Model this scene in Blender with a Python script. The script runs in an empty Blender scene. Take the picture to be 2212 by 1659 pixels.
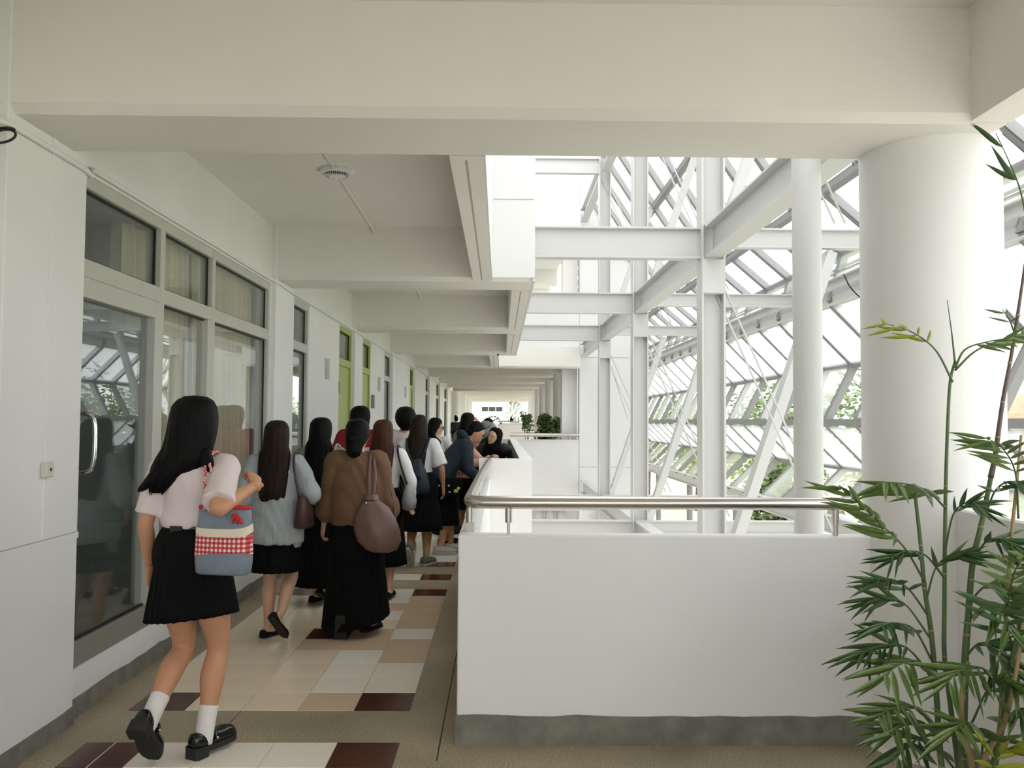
import bpy, bmesh, math, random
from mathutils import Vector, Matrix, Euler
random.seed(7)
PI = math.pi
SC = bpy.context.scene
COL = SC.collection

# ------------------------------------------------------------------ camera
FPX, W, HH = 1850.0, 2212.0, 1659.0
CAMZ = 1.56
PITCH = math.atan((908.0 - HH / 2) / FPX)
YAW = math.atan((W / 2 - 1081.0) / FPX)
ROLL = 0.0063
CAM_R = Euler((PI / 2 + PITCH, 0, -YAW), 'XYZ').to_matrix() @ Matrix.Rotation(ROLL, 3, 'Z')
cam_d = bpy.data.cameras.new('camera')
cam_d.sensor_width = 36.0
cam_d.lens = FPX * 36.0 / W
cam_d.clip_end = 500
cam = bpy.data.objects.new('camera', cam_d)
cam.matrix_world = Matrix.Translation((0, 0, CAMZ)) @ CAM_R.to_4x4()
COL.objects.link(cam)
SC.camera = cam

def at(px, py, Y):
    """world point at depth Y seen at a photo pixel"""
    v = CAM_R @ Vector(((px - W / 2) / FPX, -(py - HH / 2) / FPX, -1.0))
    v *= Y / v.y
    return Vector((v.x, v.y, v.z + CAMZ))

# ------------------------------------------------------------------ world: bright overcast sky
wd = bpy.data.worlds.new('overcast_sky')
SC.world = wd
wd.use_nodes = True
nt = wd.node_tree
bg = nt.nodes['Background']
bg.inputs['Color'].default_value = (0.985, 0.99, 1.0, 1)
bg.inputs['Strength'].default_value = 1.0
SC.view_settings.view_transform = 'Standard'
SC.view_settings.look = 'None'
SC.view_settings.gamma = 1.0
SC.view_settings.use_curve_mapping = False
SC.view_settings.exposure = 1.54

# ------------------------------------------------------------------ materials
def lin(c):
    c = c / 255.0
    return c / 12.92 if c <= 0.04045 else ((c + 0.055) / 1.055) ** 2.4
def rgb(r, g, b):
    return (lin(r), lin(g), lin(b), 1)
MATS = {}
def mat(name, col, rough=0.6, metal=0.0, var=0.0, vscale=6.0, bump=0.0, bscale=40.0, spec=0.5, sheen=0.0, stretch=None):
    m = bpy.data.materials.new(name)
    m.use_nodes = True
    t = m.node_tree
    b = t.nodes['Principled BSDF']
    b.inputs['Base Color'].default_value = col
    b.inputs['Roughness'].default_value = rough
    b.inputs['Metallic'].default_value = metal
    b.inputs['Specular IOR Level'].default_value = spec
    if sheen:
        b.inputs['Sheen Weight'].default_value = sheen
    tc = t.nodes.new('ShaderNodeTexCoord')
    src = tc.outputs['Object']
    if stretch:
        mp = t.nodes.new('ShaderNodeMapping')
        mp.inputs['Scale'].default_value = stretch
        t.links.new(src, mp.inputs['Vector'])
        src = mp.outputs['Vector']
    if var:
        n = t.nodes.new('ShaderNodeTexNoise')
        n.inputs['Scale'].default_value = vscale
        n.inputs['Detail'].default_value = 6
        t.links.new(src, n.inputs['Vector'])
        r = t.nodes.new('ShaderNodeMapRange')
        r.inputs['From Min'].default_value = 0.3
        r.inputs['From Max'].default_value = 0.7
        r.inputs['To Min'].default_value = 1 - var
        r.inputs['To Max'].default_value = 1 + var * 0.6
        t.links.new(n.outputs['Fac'], r.inputs['Value'])
        mx = t.nodes.new('ShaderNodeVectorMath')
        mx.operation = 'SCALE'
        mx.inputs[0].default_value = col[:3]
        t.links.new(r.outputs['Result'], mx.inputs['Scale'])
        t.links.new(mx.outputs['Vector'], b.inputs['Base Color'])
    if bump:
        n2 = t.nodes.new('ShaderNodeTexNoise')
        n2.inputs['Scale'].default_value = bscale
        n2.inputs['Detail'].default_value = 4
        t.links.new(src, n2.inputs['Vector'])
        bp = t.nodes.new('ShaderNodeBump')
        bp.inputs['Strength'].default_value = bump
        bp.inputs['Distance'].default_value = 0.02
        t.links.new(n2.outputs['Fac'], bp.inputs['Height'])
        t.links.new(bp.outputs['Normal'], b.inputs['Normal'])
    MATS[name] = m
    return m

M = MATS
mat('wall_paint', (0.845, 0.843, 0.832, 1), 0.55, var=0.035, vscale=1.3, bump=0.03, bscale=60)
mat('ceiling_paint', (0.84, 0.822, 0.778, 1), 0.7, var=0.03, vscale=1.5, bump=0.03, bscale=60)
mat('bright_paint', (0.74, 0.74, 0.735, 1), 0.5, var=0.015, vscale=1.0)
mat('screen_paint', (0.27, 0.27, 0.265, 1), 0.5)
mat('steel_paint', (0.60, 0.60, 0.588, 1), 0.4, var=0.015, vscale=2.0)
mat('joint_grey', (0.42, 0.41, 0.38, 1), 0.8)
mat('concrete', rgb(128, 126, 116), 0.85, var=0.25, vscale=9, bump=0.25, bscale=35)
mat('tile_cream', rgb(244, 226, 200), 0.16, var=0.03, vscale=3)
mat('tile_white', rgb(248, 240, 226), 0.16, var=0.03, vscale=3)
mat('tile_tan', rgb(222, 196, 168), 0.16, var=0.03, vscale=3)
mat('tile_brown', rgb(84, 52, 41), 0.2, var=0.06, vscale=4)
mat('stainless', (0.56, 0.535, 0.50, 1), 0.26, metal=1.0, var=0.03, vscale=3, stretch=(1, 1, 30))
mat('chrome', (0.75, 0.74, 0.72, 1), 0.12, metal=1.0)
mat('alu', rgb(196, 195, 186), 0.4, var=0.02)
mat('alu_dark', rgb(140, 138, 130), 0.45, var=0.03)
mat('gasket', rgb(25, 26, 24), 0.6)
mat('curtain', rgb(238, 226, 198), 0.85, var=0.05, vscale=8)
mat('room_dark', rgb(228, 234, 230), 0.8)
mat('dark_layer', rgb(34, 38, 36), 0.8)
mat('green_paint', rgb(172, 186, 104), 0.5, var=0.03)
mat('grey_plate', rgb(186, 186, 180), 0.5)
mat('dark_plate', rgb(60, 58, 52), 0.6)
mat('white_plastic', rgb(214, 212, 200), 0.45)
mat('black_plastic', rgb(22, 22, 22), 0.4)
mat('dark_slot', rgb(70, 64, 52), 0.7)
mat('skin', rgb(203, 150, 116), 0.5, var=0.05, vscale=8)
mat('skin_pale', rgb(218, 175, 146), 0.5, var=0.05, vscale=8)
mat('hair_black', (0.004, 0.0037, 0.004, 1), 0.5, spec=0.12, var=0.4, vscale=40, stretch=(1, 1, .06), bump=0.35, bscale=120)
mat('hair_brown', (0.022, 0.013, 0.009, 1), 0.5, spec=0.15, var=0.5, vscale=40, stretch=(1, 1, .06), bump=0.35, bscale=120)
mat('hair_auburn', (0.065, 0.024, 0.014, 1), 0.5, spec=0.15, var=0.5, vscale=40, stretch=(1, 1, .06), bump=0.35, bscale=120)
mat('black_cloth', (0.0035, 0.0035, 0.004, 1), 0.85, var=0.3, vscale=20, spec=0.15)
mat('black_patent', (0.008, 0.008, 0.008, 1), 0.13)
mat('black_leather', (0.012, 0.012, 0.011, 1), 0.35)
mat('black_suede', (0.008, 0.008, 0.009, 1), 0.85, spec=0.2)
mat('sole_dark', rgb(38, 38, 36), 0.8)
mat('sole_light', rgb(180, 178, 168), 0.7)
mat('shirt_pink', rgb(226, 212, 212), 0.75, bump=0.6, bscale=7)
mat('shirt_white', rgb(226, 226, 228), 0.75, bump=0.6, bscale=7)
mat('cardigan', rgb(176, 184, 188), 0.9, bump=0.5, bscale=55, stretch=(1, 1, .05), var=0.1, vscale=50)
mat('grey_top', rgb(138, 138, 140), 0.9, var=0.18, vscale=30, bump=0.3, bscale=10)
mat('brown_cloth', rgb(112, 84, 62), 0.9, var=0.08, vscale=5, bump=0.7, bscale=7)
mat('brown_leather', rgb(116, 90, 80), 0.42, var=0.12, vscale=6, bump=0.25, bscale=12)
mat('maroon_leather', rgb(70, 42, 44), 0.45, var=0.1, vscale=6)
mat('grey_leather', rgb(150, 150, 152), 0.5, var=0.08)
mat('red_cloth', rgb(138, 20, 32), 0.8, bump=0.3, bscale=9)
mat('navy_cloth', rgb(34, 48, 62), 0.85, bump=0.4, bscale=9, var=0.1)
mat('navy_bag', rgb(30, 40, 52), 0.6, bump=0.3, bscale=12, var=0.15)
mat('pink_cloth', rgb(205, 162, 146), 0.85, bump=0.4, bscale=9)
mat('pink_bag', rgb(190, 138, 128), 0.8, bump=0.3, bscale=12)
mat('heather', rgb(142, 144, 146), 0.9, var=0.2, vscale=60, bump=0.3, bscale=10)
mat('sock_white', rgb(232, 230, 226), 0.85, bump=0.3, bscale=60)
mat('denim', rgb(126, 138, 152), 0.55, var=0.12, vscale=7, bump=0.2, bscale=10)
mat('red_trim', rgb(196, 30, 38), 0.6)
mat('cream_trim', rgb(228, 220, 198), 0.7)
mat('sneaker_green', rgb(92, 104, 92), 0.75)
mat('leaf', rgb(124, 152, 88), 0.4, var=0.25, vscale=3)
mat('leaf_dark', rgb(92, 124, 80), 0.4, var=0.25, vscale=3)
mat('leaf_yellow', rgb(176, 188, 66), 0.45, var=0.15, vscale=3)
mat('stem_green', rgb(92, 116, 72), 0.45, var=0.25, vscale=7)
mat('stem_purple', rgb(104, 88, 84), 0.5, var=0.2, vscale=7)
mat('stem_tan', rgb(176, 152, 108), 0.6, var=0.2, vscale=7)
mat('tree_leaf', rgb(134, 156, 108), 0.6, var=0.35, vscale=0.6)
mat('tree_leaf_light', rgb(172, 192, 116), 0.6, var=0.3, vscale=0.6)
mat('bush_leaf', rgb(82, 108, 58), 0.35, var=0.35, vscale=4)
mat('bark', rgb(104, 92, 78), 0.9, var=0.2)
mat('lawn', rgb(202, 208, 172), 0.9, var=0.12, vscale=0.5)
mat('paving', rgb(226, 222, 212), 0.85, var=0.08, vscale=0.8)
mat('roof_tile', rgb(232, 192, 168), 0.8, var=0.12, vscale=3)
mat('window_dark', rgb(60, 62, 62), 0.2)
mat('pot_white', rgb(206, 204, 196), 0.5)
mat('soil', rgb(60, 48, 38), 0.95)
mat('paper', rgb(225, 226, 224), 0.8)
mat('red_brick_paint', rgb(150, 92, 84), 0.8)
mat('eye_white', rgb(225, 222, 216), 0.3)
mat('lip', rgb(160, 92, 86), 0.5)
mat('yellow_print', rgb(206, 204, 84), 0.7)
mat('blue_print', rgb(110, 150, 190), 0.7)
mat('red_print', rgb(140, 40, 40), 0.7)

def terrazzo():
    m = mat('terrazzo', rgb(126, 115, 94), 0.42)
    t = m.node_tree
    b = t.nodes['Principled BSDF']
    tc = t.nodes.new('ShaderNodeTexCoord')
    n = t.nodes.new('ShaderNodeTexNoise'); n.inputs['Scale'].default_value = 150; n.inputs['Detail'].default_value = 3
    n2 = t.nodes.new('ShaderNodeTexNoise'); n2.inputs['Scale'].default_value = 1.6; n2.inputs['Detail'].default_value = 5
    t.links.new(tc.outputs['Object'], n.inputs['Vector']); t.links.new(tc.outputs['Object'], n2.inputs['Vector'])
    r = t.nodes.new('ShaderNodeValToRGB')
    r.color_ramp.elements[0].position = 0.36; r.color_ramp.elements[0].color = rgb(126, 112, 90)
    r.color_ramp.elements[1].position = 0.66; r.color_ramp.elements[1].color = rgb(208, 194, 166)
    t.links.new(n.outputs['Fac'], r.inputs['Fac'])
    r2 = t.nodes.new('ShaderNodeMapRange')
    r2.inputs['From Min'].default_value = 0.3; r2.inputs['From Max'].default_value = 0.7
    r2.inputs['To Min'].default_value = 0.72; r2.inputs['To Max'].default_value = 1.05
    t.links.new(n2.outputs['Fac'], r2.inputs['Value'])
    s = t.nodes.new('ShaderNodeVectorMath'); s.operation = 'SCALE'
    t.links.new(r.outputs['Color'], s.inputs[0]); t.links.new(r2.outputs['Result'], s.inputs['Scale'])
    t.links.new(s.outputs['Vector'], b.inputs['Base Color'])
terrazzo()

def glass(name, tint, ior, extra=0.0):
    m = bpy.data.materials.new(name); m.use_nodes = True
    t = m.node_tree; t.nodes.clear()
    o = t.nodes.new('ShaderNodeOutputMaterial')
    mx = t.nodes.new('ShaderNodeMixShader')
    tr = t.nodes.new('ShaderNodeBsdfTransparent'); tr.inputs['Color'].default_value = tint
    gl = t.nodes.new('ShaderNodeBsdfGlossy'); gl.inputs['Roughness'].default_value = 0.0
    gl.inputs['Color'].default_value = (0.92, 0.96, 0.97, 1)
    # Schlick reflectance, same on both faces of the thin pane
    ge = t.nodes.new('ShaderNodeNewGeometry')
    dt = t.nodes.new('ShaderNodeVectorMath'); dt.operation = 'DOT_PRODUCT'
    t.links.new(ge.outputs['Normal'], dt.inputs[0]); t.links.new(ge.outputs['Incoming'], dt.inputs[1])
    ab = t.nodes.new('ShaderNodeMath'); ab.operation = 'ABSOLUTE'; t.links.new(dt.outputs['Value'], ab.inputs[0])
    su = t.nodes.new('ShaderNodeMath'); su.operation = 'SUBTRACT'; su.inputs[0].default_value = 1.0; t.links.new(ab.outputs[0], su.inputs[1])
    pw = t.nodes.new('ShaderNodeMath'); pw.operation = 'POWER'; pw.inputs[1].default_value = 5.0; t.links.new(su.outputs[0], pw.inputs[0])
    f0 = ((ior - 1) / (ior + 1)) ** 2 + extra
    ad = t.nodes.new('ShaderNodeMath'); ad.operation = 'MULTIPLY_ADD'; ad.inputs[1].default_value = 1 - f0; ad.inputs[2].default_value = f0
    t.links.new(pw.outputs[0], ad.inputs[0]); t.links.new(ad.outputs[0], mx.inputs[0])
    df = t.nodes.new('ShaderNodeBsdfDiffuse'); df.inputs['Color'].default_value = (0.34, 0.42, 0.41, 1)
    m2 = t.nodes.new('ShaderNodeMixShader'); m2.inputs[0].default_value = 0.08
    t.links.new(tr.outputs[0], m2.inputs[1]); t.links.new(df.outputs[0], m2.inputs[2])
    t.links.new(m2.outputs[0], mx.inputs[1]); t.links.new(gl.outputs[0], mx.inputs[2])
    t.links.new(mx.outputs[0], o.inputs['Surface'])
    MATS[name] = m
glass('window_glass', (0.975, 0.985, 0.98, 1), 1.6, 0.03)

def frosted(name, fac, col=(0.93, 0.94, 0.94, 1)):
    m = bpy.data.materials.new(name); m.use_nodes = True
    t = m.node_tree; t.nodes.clear()
    o = t.nodes.new('ShaderNodeOutputMaterial')
    mx = t.nodes.new('ShaderNodeMixShader'); mx.inputs[0].default_value = fac
    tr = t.nodes.new('ShaderNodeBsdfTransparent'); tr.inputs['Color'].default_value = col
    tl = t.nodes.new('ShaderNodeBsdfTranslucent'); tl.inputs['Color'].default_value = col
    t.links.new(tr.outputs[0], mx.inputs[1]); t.links.new(tl.outputs[0], mx.inputs[2])
    t.links.new(mx.outputs[0], o.inputs['Surface'])
    MATS[name] = m
frosted('pane_frosted', 0.3)
frosted('pane_roof', 0.06)

def gingham():
    m = mat('gingham', rgb(230, 222, 214), 0.6)
    t = m.node_tree; b = t.nodes['Principled BSDF']
    tc = t.nodes.new('ShaderNodeTexCoord')
    sep = t.nodes.new('ShaderNodeSeparateXYZ'); t.links.new(tc.outputs['UV'], sep.inputs[0])
    outs = []
    for a in ('X', 'Y'):
        mu = t.nodes.new('ShaderNodeMath'); mu.operation = 'MULTIPLY'; mu.inputs[1].default_value = 50.0
        fr = t.nodes.new('ShaderNodeMath'); fr.operation = 'FRACT'
        gt = t.nodes.new('ShaderNodeMath'); gt.operation = 'GREATER_THAN'; gt.inputs[1].default_value = 0.5
        t.links.new(sep.outputs[a], mu.inputs[0]); t.links.new(mu.outputs[0], fr.inputs[0]); t.links.new(fr.outputs[0], gt.inputs[0])
        outs.append(gt)
    add = t.nodes.new('ShaderNodeMath'); add.operation = 'ADD'
    t.links.new(outs[0].outputs[0], add.inputs[0]); t.links.new(outs[1].outputs[0], add.inputs[1])
    hf = t.nodes.new('ShaderNodeMath'); hf.operation = 'MULTIPLY'; hf.inputs[1].default_value = 0.5
    t.links.new(add.outputs[0], hf.inputs[0])
    r = t.nodes.new('ShaderNodeValToRGB'); r.color_ramp.interpolation = 'CONSTANT'
    r.color_ramp.elements[0].color = rgb(236, 226, 218)
    e = r.color_ramp.elements.new(0.3); e.color = rgb(206, 96, 100)
    r.color_ramp.elements[2].position = 0.8; r.color_ramp.elements[2].color = rgb(182, 26, 38)
    t.links.new(hf.outputs[0], r.inputs['Fac']); t.links.new(r.outputs['Color'], b.inputs['Base Color'])
gingham()

def twist_rope():
    m = mat('rope_red', rgb(200, 40, 46), 0.7)
    t = m.node_tree; b = t.nodes['Principled BSDF']
    tc = t.nodes.new('ShaderNodeTexCoord')
    w = t.nodes.new('ShaderNodeTexChecker'); w.inputs['Scale'].default_value = 95
    w.inputs['Color1'].default_value = rgb(192, 30, 40); w.inputs['Color2'].default_value = rgb(226, 190, 178)
    t.links.new(tc.outputs['Object'], w.inputs['Vector']); t.links.new(w.outputs['Color'], b.inputs['Base Color'])
twist_rope()

def plaid():
    m = MATS['grey_top']
plaid()

# ------------------------------------------------------------------ mesh helpers
class MB:
    def __init__(self):
        self.v = []; self.f = []; self.uv = None
    def add(self, vs, fs):
        o = len(self.v)
        self.v.extend([Vector(p) for p in vs])
        self.f.extend([tuple(i + o for i in f) for f in fs])
        return self
    def box(self, x0, x1, y0, y1, z0, z1):
        vs = [(x, y, z) for x in (x0, x1) for y in (y0, y1) for z in (z0, z1)]
        fs = [(0, 1, 3, 2), (4, 6, 7, 5), (0, 4, 5, 1), (2, 3, 7, 6), (0, 2, 6, 4), (1, 5, 7, 3)]
        return self.add(vs, fs)
    def bevbox(self, x0, x1, y0, y1, z0, z1, b):
        """box with small chamfers on every edge"""
        bm = bmesh.new()
        bmesh.ops.create_cube(bm, size=1.0)
        for v in bm.verts:
            v.co = Vector(((x0 + x1) / 2 + v.co.x * (x1 - x0), (y0 + y1) / 2 + v.co.y * (y1 - y0), (z0 + z1) / 2 + v.co.z * (z1 - z0)))
        bmesh.ops.bevel(bm, geom=bm.edges[:], offset=b, segments=1, affect='EDGES')
        bm.verts.ensure_lookup_table()
        self.add([v.co.copy() for v in bm.verts], [[v.index for v in f.verts] for f in bm.faces])
        bm.free(); return self
    def prism(self, pts, y0, y1, axis='y'):
        """closed outline (a,b) extruded; axis y: (x,z) outline, axis x: (y,z), axis z: (x,y)"""
        n = len(pts)
        mk = {'y': lambda a, b, t: (a, t, b), 'x': lambda a, b, t: (t, a, b), 'z': lambda a, b, t: (a, b, t)}[axis]
        vs = [mk(a, b, y0) for a, b in pts] + [mk(a, b, y1) for a, b in pts]
        fs = [tuple(range(n)), tuple(range(2 * n - 1, n - 1, -1))]
        fs += [(i, i + n, (i + 1) % n + n, (i + 1) % n) for i in range(n)]
        return self.add(vs, fs)
    def rings(self, rs, cap0=True, cap1=True):
        """loft of point rings of equal length"""
        n = len(rs[0]); o = len(self.v)
        for r in rs: self.v.extend([Vector(p) for p in r])
        for i in range(len(rs) - 1):
            a = o + i * n; b = a + n
            for j in range(n):
                k = (j + 1) % n
                self.f.append((a + j, a + k, b + k, b + j))
        if cap0: self.f.append(tuple(o + j for j in range(n - 1, -1, -1)))
        if cap1:
            a = o + (len(rs) - 1) * n
            self.f.append(tuple(a + j for j in range(n)))
        return self
    def tube(self, pts, rad, n=10, smooth=0, squash=1.0, caps=True):
        """tube through points; rad float or list; smooth = catmull-rom subdivisions"""
        pts = [Vector(p) for p in pts]
        if not isinstance(rad, (list, tuple)): rad = [rad] * len(pts)
        if smooth and len(pts) > 2:
            P = [pts[0] * 2 - pts[1]] + pts + [pts[-1] * 2 - pts[-2]]
            R = [rad[0]] + list(rad) + [rad[-1]]
            np_, nr = [], []
            for i in range(1, len(P) - 2):
                for s in range(smooth):
                    t = s / smooth
                    a, b, c, d = P[i - 1], P[i], P[i + 1], P[i + 2]
                    np_.append(0.5 * ((2 * b) + (c - a) * t + (2 * a - 5 * b + 4 * c - d) * t * t + (3 * b - a - 3 * c + d) * t ** 3))
                    nr.append(R[i] + (R[i + 1] - R[i]) * (t * t * (3 - 2 * t)))
            np_.append(pts[-1]); nr.append(rad[-1])
            pts, rad = np_, nr
        up = None; rs = []
        for i, p in enumerate(pts):
            d = (pts[min(i + 1, len(pts) - 1)] - pts[max(i - 1, 0)])
            if d.length < 1e-9: d = Vector((0, 0, 1))
            d.normalize()
            if up is None:
                up = Vector((0, 0, 1)) if abs(d.z) < 0.9 else Vector((0, 1, 0))
            s = d.cross(up).normalized(); up = s.cross(d).normalized()
            rs.append([p + (s * math.cos(2 * PI * j / n) + up * math.sin(2 * PI * j / n) * squash) * rad[i] for j in range(n)])
        return self.rings(rs, caps, caps)
    def ball(self, c, r, n=14, m=9, rot=None):
        c = Vector(c)
        if not isinstance(r, (list, tuple)): r = (r, r, r)
        rs = []
        for i in range(1, m):
            a = PI * i / m
            ring = []
            for j in range(n):
                b = 2 * PI * j / n
                q = Vector((r[0] * math.sin(a) * math.cos(b), r[1] * math.sin(a) * math.sin(b), -r[2] * math.cos(a)))
                if rot: q = rot @ q
                ring.append(c + q)
            rs.append(ring)
        return self.rings(rs)
    def lathe(self, prof, c=(0, 0, 0), n=24):
        c = Vector(c)
        return self.rings([[c + Vector((r * math.cos(2 * PI * j / n), r * math.sin(2 * PI * j / n), z)) for j in range(n)] for r, z in prof])
    def bar(self, p, q, w, h, up=(0, 0, 1)):
        """box along p-q; w across, h along 'up'"""
        p = Vector(p); q = Vector(q); d = (q - p).normalized()
        up = Vector(up)
        s = d.cross(up)
        if s.length < 1e-6: s = d.cross(Vector((0, 1, 0)))
        s.normalize(); u = s.cross(d).normalized()
        r = [s * (w / 2) + u * (h / 2), s * (w / 2) - u * (h / 2), -s * (w / 2) - u * (h / 2), -s * (w / 2) + u * (h / 2)]
        return self.rings([[p + k for k in r], [q + k for k in r]])
    def ibeam(self, p, q, h, bf, tw=0.014, tf=0.018, up=(0, 0, 1)):
        """I-section along p-q, p/q on the section's centre line"""
        p = Vector(p); q = Vector(q); d = (q - p).normalized()
        s = d.cross(Vector(up)).normalized(); u = s.cross(d).normalized()
        o = [(-bf/2, -h/2), (bf/2, -h/2), (bf/2, -h/2+tf), (tw/2, -h/2+tf), (tw/2, h/2-tf), (bf/2, h/2-tf), (bf/2, h/2), (-bf/2, h/2), (-bf/2, h/2-tf), (-tw/2, h/2-tf), (-tw/2, -h/2+tf), (-bf/2, -h/2+tf)]
        return self.rings([[p + s * a + u * b for a, b in o], [q + s * a + u * b for a, b in o]])
    def mesh(self, name):
        me = bpy.data.meshes.new(name)
        me.from_pydata([tuple(p) for p in self.v], [], self.f)
        bm = bmesh.new(); bm.from_mesh(me)
        bmesh.ops.recalc_face_normals(bm, faces=bm.faces[:])
        bm.to_mesh(me); bm.free()
        return me
    def build(self, name, m, parent=None, smooth=False, sharp=None):
        me = self.mesh(name)
        me.materials.append(MATS[m] if isinstance(m, str) else m)
        if smooth:
            me.shade_smooth()
            if sharp: me.set_sharp_from_angle(angle=math.radians(sharp))
        return link(name, me, parent)

def link(name, me, parent=None):
    o = bpy.data.objects.new(name, me)
    COL.objects.link(o)
    if parent is not None: o.parent = parent
    return o
def empty(name, loc=(0, 0, 0), rz=0.0):
    o = bpy.data.objects.new(name, None)
    COL.objects.link(o); o.location = loc; o.rotation_euler = (0, 0, rz); o.empty_display_size = 0.2
    return o
def tag(o, label, cat, group=None):
    o['label'] = label; o['category'] = cat
    if group: o['group'] = group
    return o
def struct(o, label=None):
    o['kind'] = 'structure'
    if label: o['label'] = label
    return o
def local(mb, root):
    """move a builder's world coordinates into root's frame (translation + z rotation)"""
    R = Matrix.Rotation(-root.rotation_euler[2], 3, 'Z'); L = Vector(root.location)
    mb.v = [R @ (p - L) for p in mb.v]
    return mb
# ================================================================== THE BUILDING
BAY = 4.5
BEAM0, BEAMW = 3.74, 0.60
PIL0, PILW = 3.73, 0.72
XW, XP = -2.21, -2.163          # recessed wall face, pilaster face
SOF, CEIL, UP = 2.905, 3.42, 3.5
YS = [8.7, 13.2, 17.7]          # steel frame lines
FAC = 22.2                      # facade closing the atrium
def jag(mb, x0, x1, y0, y1, z0, z1, along, step=0.11, amp=0.006):
    """low strip with an uneven top edge"""
    a0, a1 = (x0, x1) if along == 'x' else (y0, y1)
    n = max(2, int((a1 - a0) / step))
    pts = [(a0, z0), (a1, z0)]
    for i in range(n + 1):
        a = a1 + (a0 - a1) * i / n
        pts.append((a, z1 + random.uniform(-amp, amp)))
    if along == 'x': mb.prism(pts, y0, y1, 'y')
    else: mb.prism(pts, x0, x1, 'x')

# ---- floor
m = MB()
m.box(-6.3, 2.30, -5.3, 4.30, -.3, 0)
m.box(-6.3, -.09, 4.30, 8.24, -.3, 0)
m.box(-6.3, .30, 8.24, 17.24, -.3, 0)
m.box(-6.3, -.08, 17.24, FAC + .06, -.3, 0)
m.box(-6.3, 2.03, FAC + .06, 66, -.3, 0)
floor = struct(m.build('floor', 'terrazzo'), 'brown speckled terrazzo corridor floor with inset tiles')
TX = [-1.976 + .3006 * i for i in range(6)]
tile_me = {}
for k in ('cream', 'white', 'tan', 'brown'):
    b = MB().bevbox(-.1488, .1488, -.1485, .1485, -.006, .003, .0012)
    me = b.mesh('floor_tile_' + k); me.materials.append(M['tile_' + k]); tile_me[k] = me
def tile(c, y, kind):
    o = link('tile', tile_me[kind], floor)
    o.location = ((TX[c] + TX[c + 1]) / 2, y + .15, 0)
FIELD = {0: 'bcctb', 1: 'cccww', 2: 'cccww', 3: 'cccwt', 4: 'ccttt', 5: 'ccbtw', 6: 'cccct', 7: 'cctwt', 8: 'ccctt', 9: 'ccwwt', 10: 'bcwwb'}
KEY = {'b': 'brown', 'c': 'cream', 'w': 'white', 't': 'tan'}
ROW0 = 3.91
for bay in range(4):
    yb = ROW0 + 4.52 * bay
    for c in range(5):
        tile(c, yb, KEY['bwwwb'[c]])
    for r in range(11):
        for c in range(5):
            if yb + .755 + r * .3 < 18.3:
                tile(c, yb + .755 + r * .3, KEY[FIELD[r][c]])
fj = MB().box(-.284, -.277, 4.0, 22, -.01, .0012).build('floor_joint', 'dark_slot', floor)
fj2 = MB().box(TX[2] - .002, TX[2] + .002, 4.22, 4.66, -.01, .001).build('floor_joint', 'dark_slot', floor)
fj3 = MB().box(-1.835, -1.831, 3.91, 4.21, -.01, .0045).build('floor_joint', 'tile_white', floor)

# ---- ceiling and beams
m = MB()
m.box(-6.3, 2.27, -5.3, 4.34, CEIL, UP)
m.box(-6.3, -.10, 4.34, 8.24, CEIL, UP)
m.box(-6.3, .31, 8.24, 17.24, CEIL, UP)
m.box(-6.3, -.07, 17.24, FAC, CEIL, UP)
m.box(-6.3, 2.03, FAC + .04, 66, CEIL, UP)
ceiling = struct(m.build('ceiling', 'ceiling_paint'), 'white painted concrete corridor ceiling')
def beam(k, x0, x1, name='beam'):
    y0 = BEAM0 + BAY * k; y1 = y0 + BEAMW; c = .04
    pr = [(y0, CEIL + .02), (y0, SOF + c), (y0 + c, SOF), (y1 - c, SOF), (y1, SOF + c), (y1, CEIL + .02)]
    return MB().prism(pr, x0, x1, 'x').build(name, 'ceiling_paint', ceiling)
for k in (-2, -1, 0):
    beam(k, XW, 2.27 if k == 0 else 2.09)
for k in (1, 2, 3):
    beam(k, XW, .30)
for k in range(4, 14):
    beam(k, XW, 2.03)
# edge beams along the open side
def edge(x0, x1, y0, y1):
    e = MB().box(x0, x1, y0, y1, SOF, CEIL + .02).build('edge_beam', 'ceiling_paint', ceiling)
    MB().box((x0 + x1) / 2 - .006, (x0 + x1) / 2 + .006, y0 + .05, y1 - .05, SOF - .001, SOF + .01).build('drip_groove', 'joint_grey', e)
edge(-.27, -.10, 4.34, 8.24)
edge(.11, .30, 8.84, 12.74); edge(.11, .30, 13.34, 17.24)
edge(-.24, -.07, 17.84, 21.74)
MB().box(1.86, 2.03, FAC + .3, 66, SOF + .012, CEIL + .02).build('edge_beam', 'ceiling_paint', ceiling)
eb = MB().box(2.09, 2.27, -5.3, 3.74, SOF, CEIL + .02).build('edge_beam', 'ceiling_paint', ceiling)

# ---- parapets of this floor
def plinth(x0, x1, y0, y1, along, parent, z1=.14):
    mb = MB(); jag(mb, x0, x1, y0, y1, 0, z1, along)
    return mb.build('plinth', 'concrete', parent)
wf = struct(MB().bevbox(-.20, 1.90, 4.19, 4.31, -.6, 1.0, .006).build('wall_front', 'wall_paint'), 'low white parapet wall across the view below the steel handrail')
plinth(-.206, 1.88, 4.182, 4.22, 'x', wf)
ws = struct(MB().bevbox(-.20, -.09, 4.32, 8.24, -.6, 1.0, .006).build('wall_side', 'wall_paint'), 'low white parapet wall running along the corridor edge')
plinth(-.206, -.19, 4.30, 8.23, 'y', ws, .10)
m = MB()
m.box(-.20, .31, 8.24, 8.36, -.6, 1.19); m.box(.19, .31, 8.36, 17.12, -.6, 1.19); m.box(-.2, .31, 17.12, 17.24, -.6, 1.19)
wb = struct(m.build('wall_balcony', 'wall_paint'), 'white parapet of the balcony that juts into the atrium')
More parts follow.
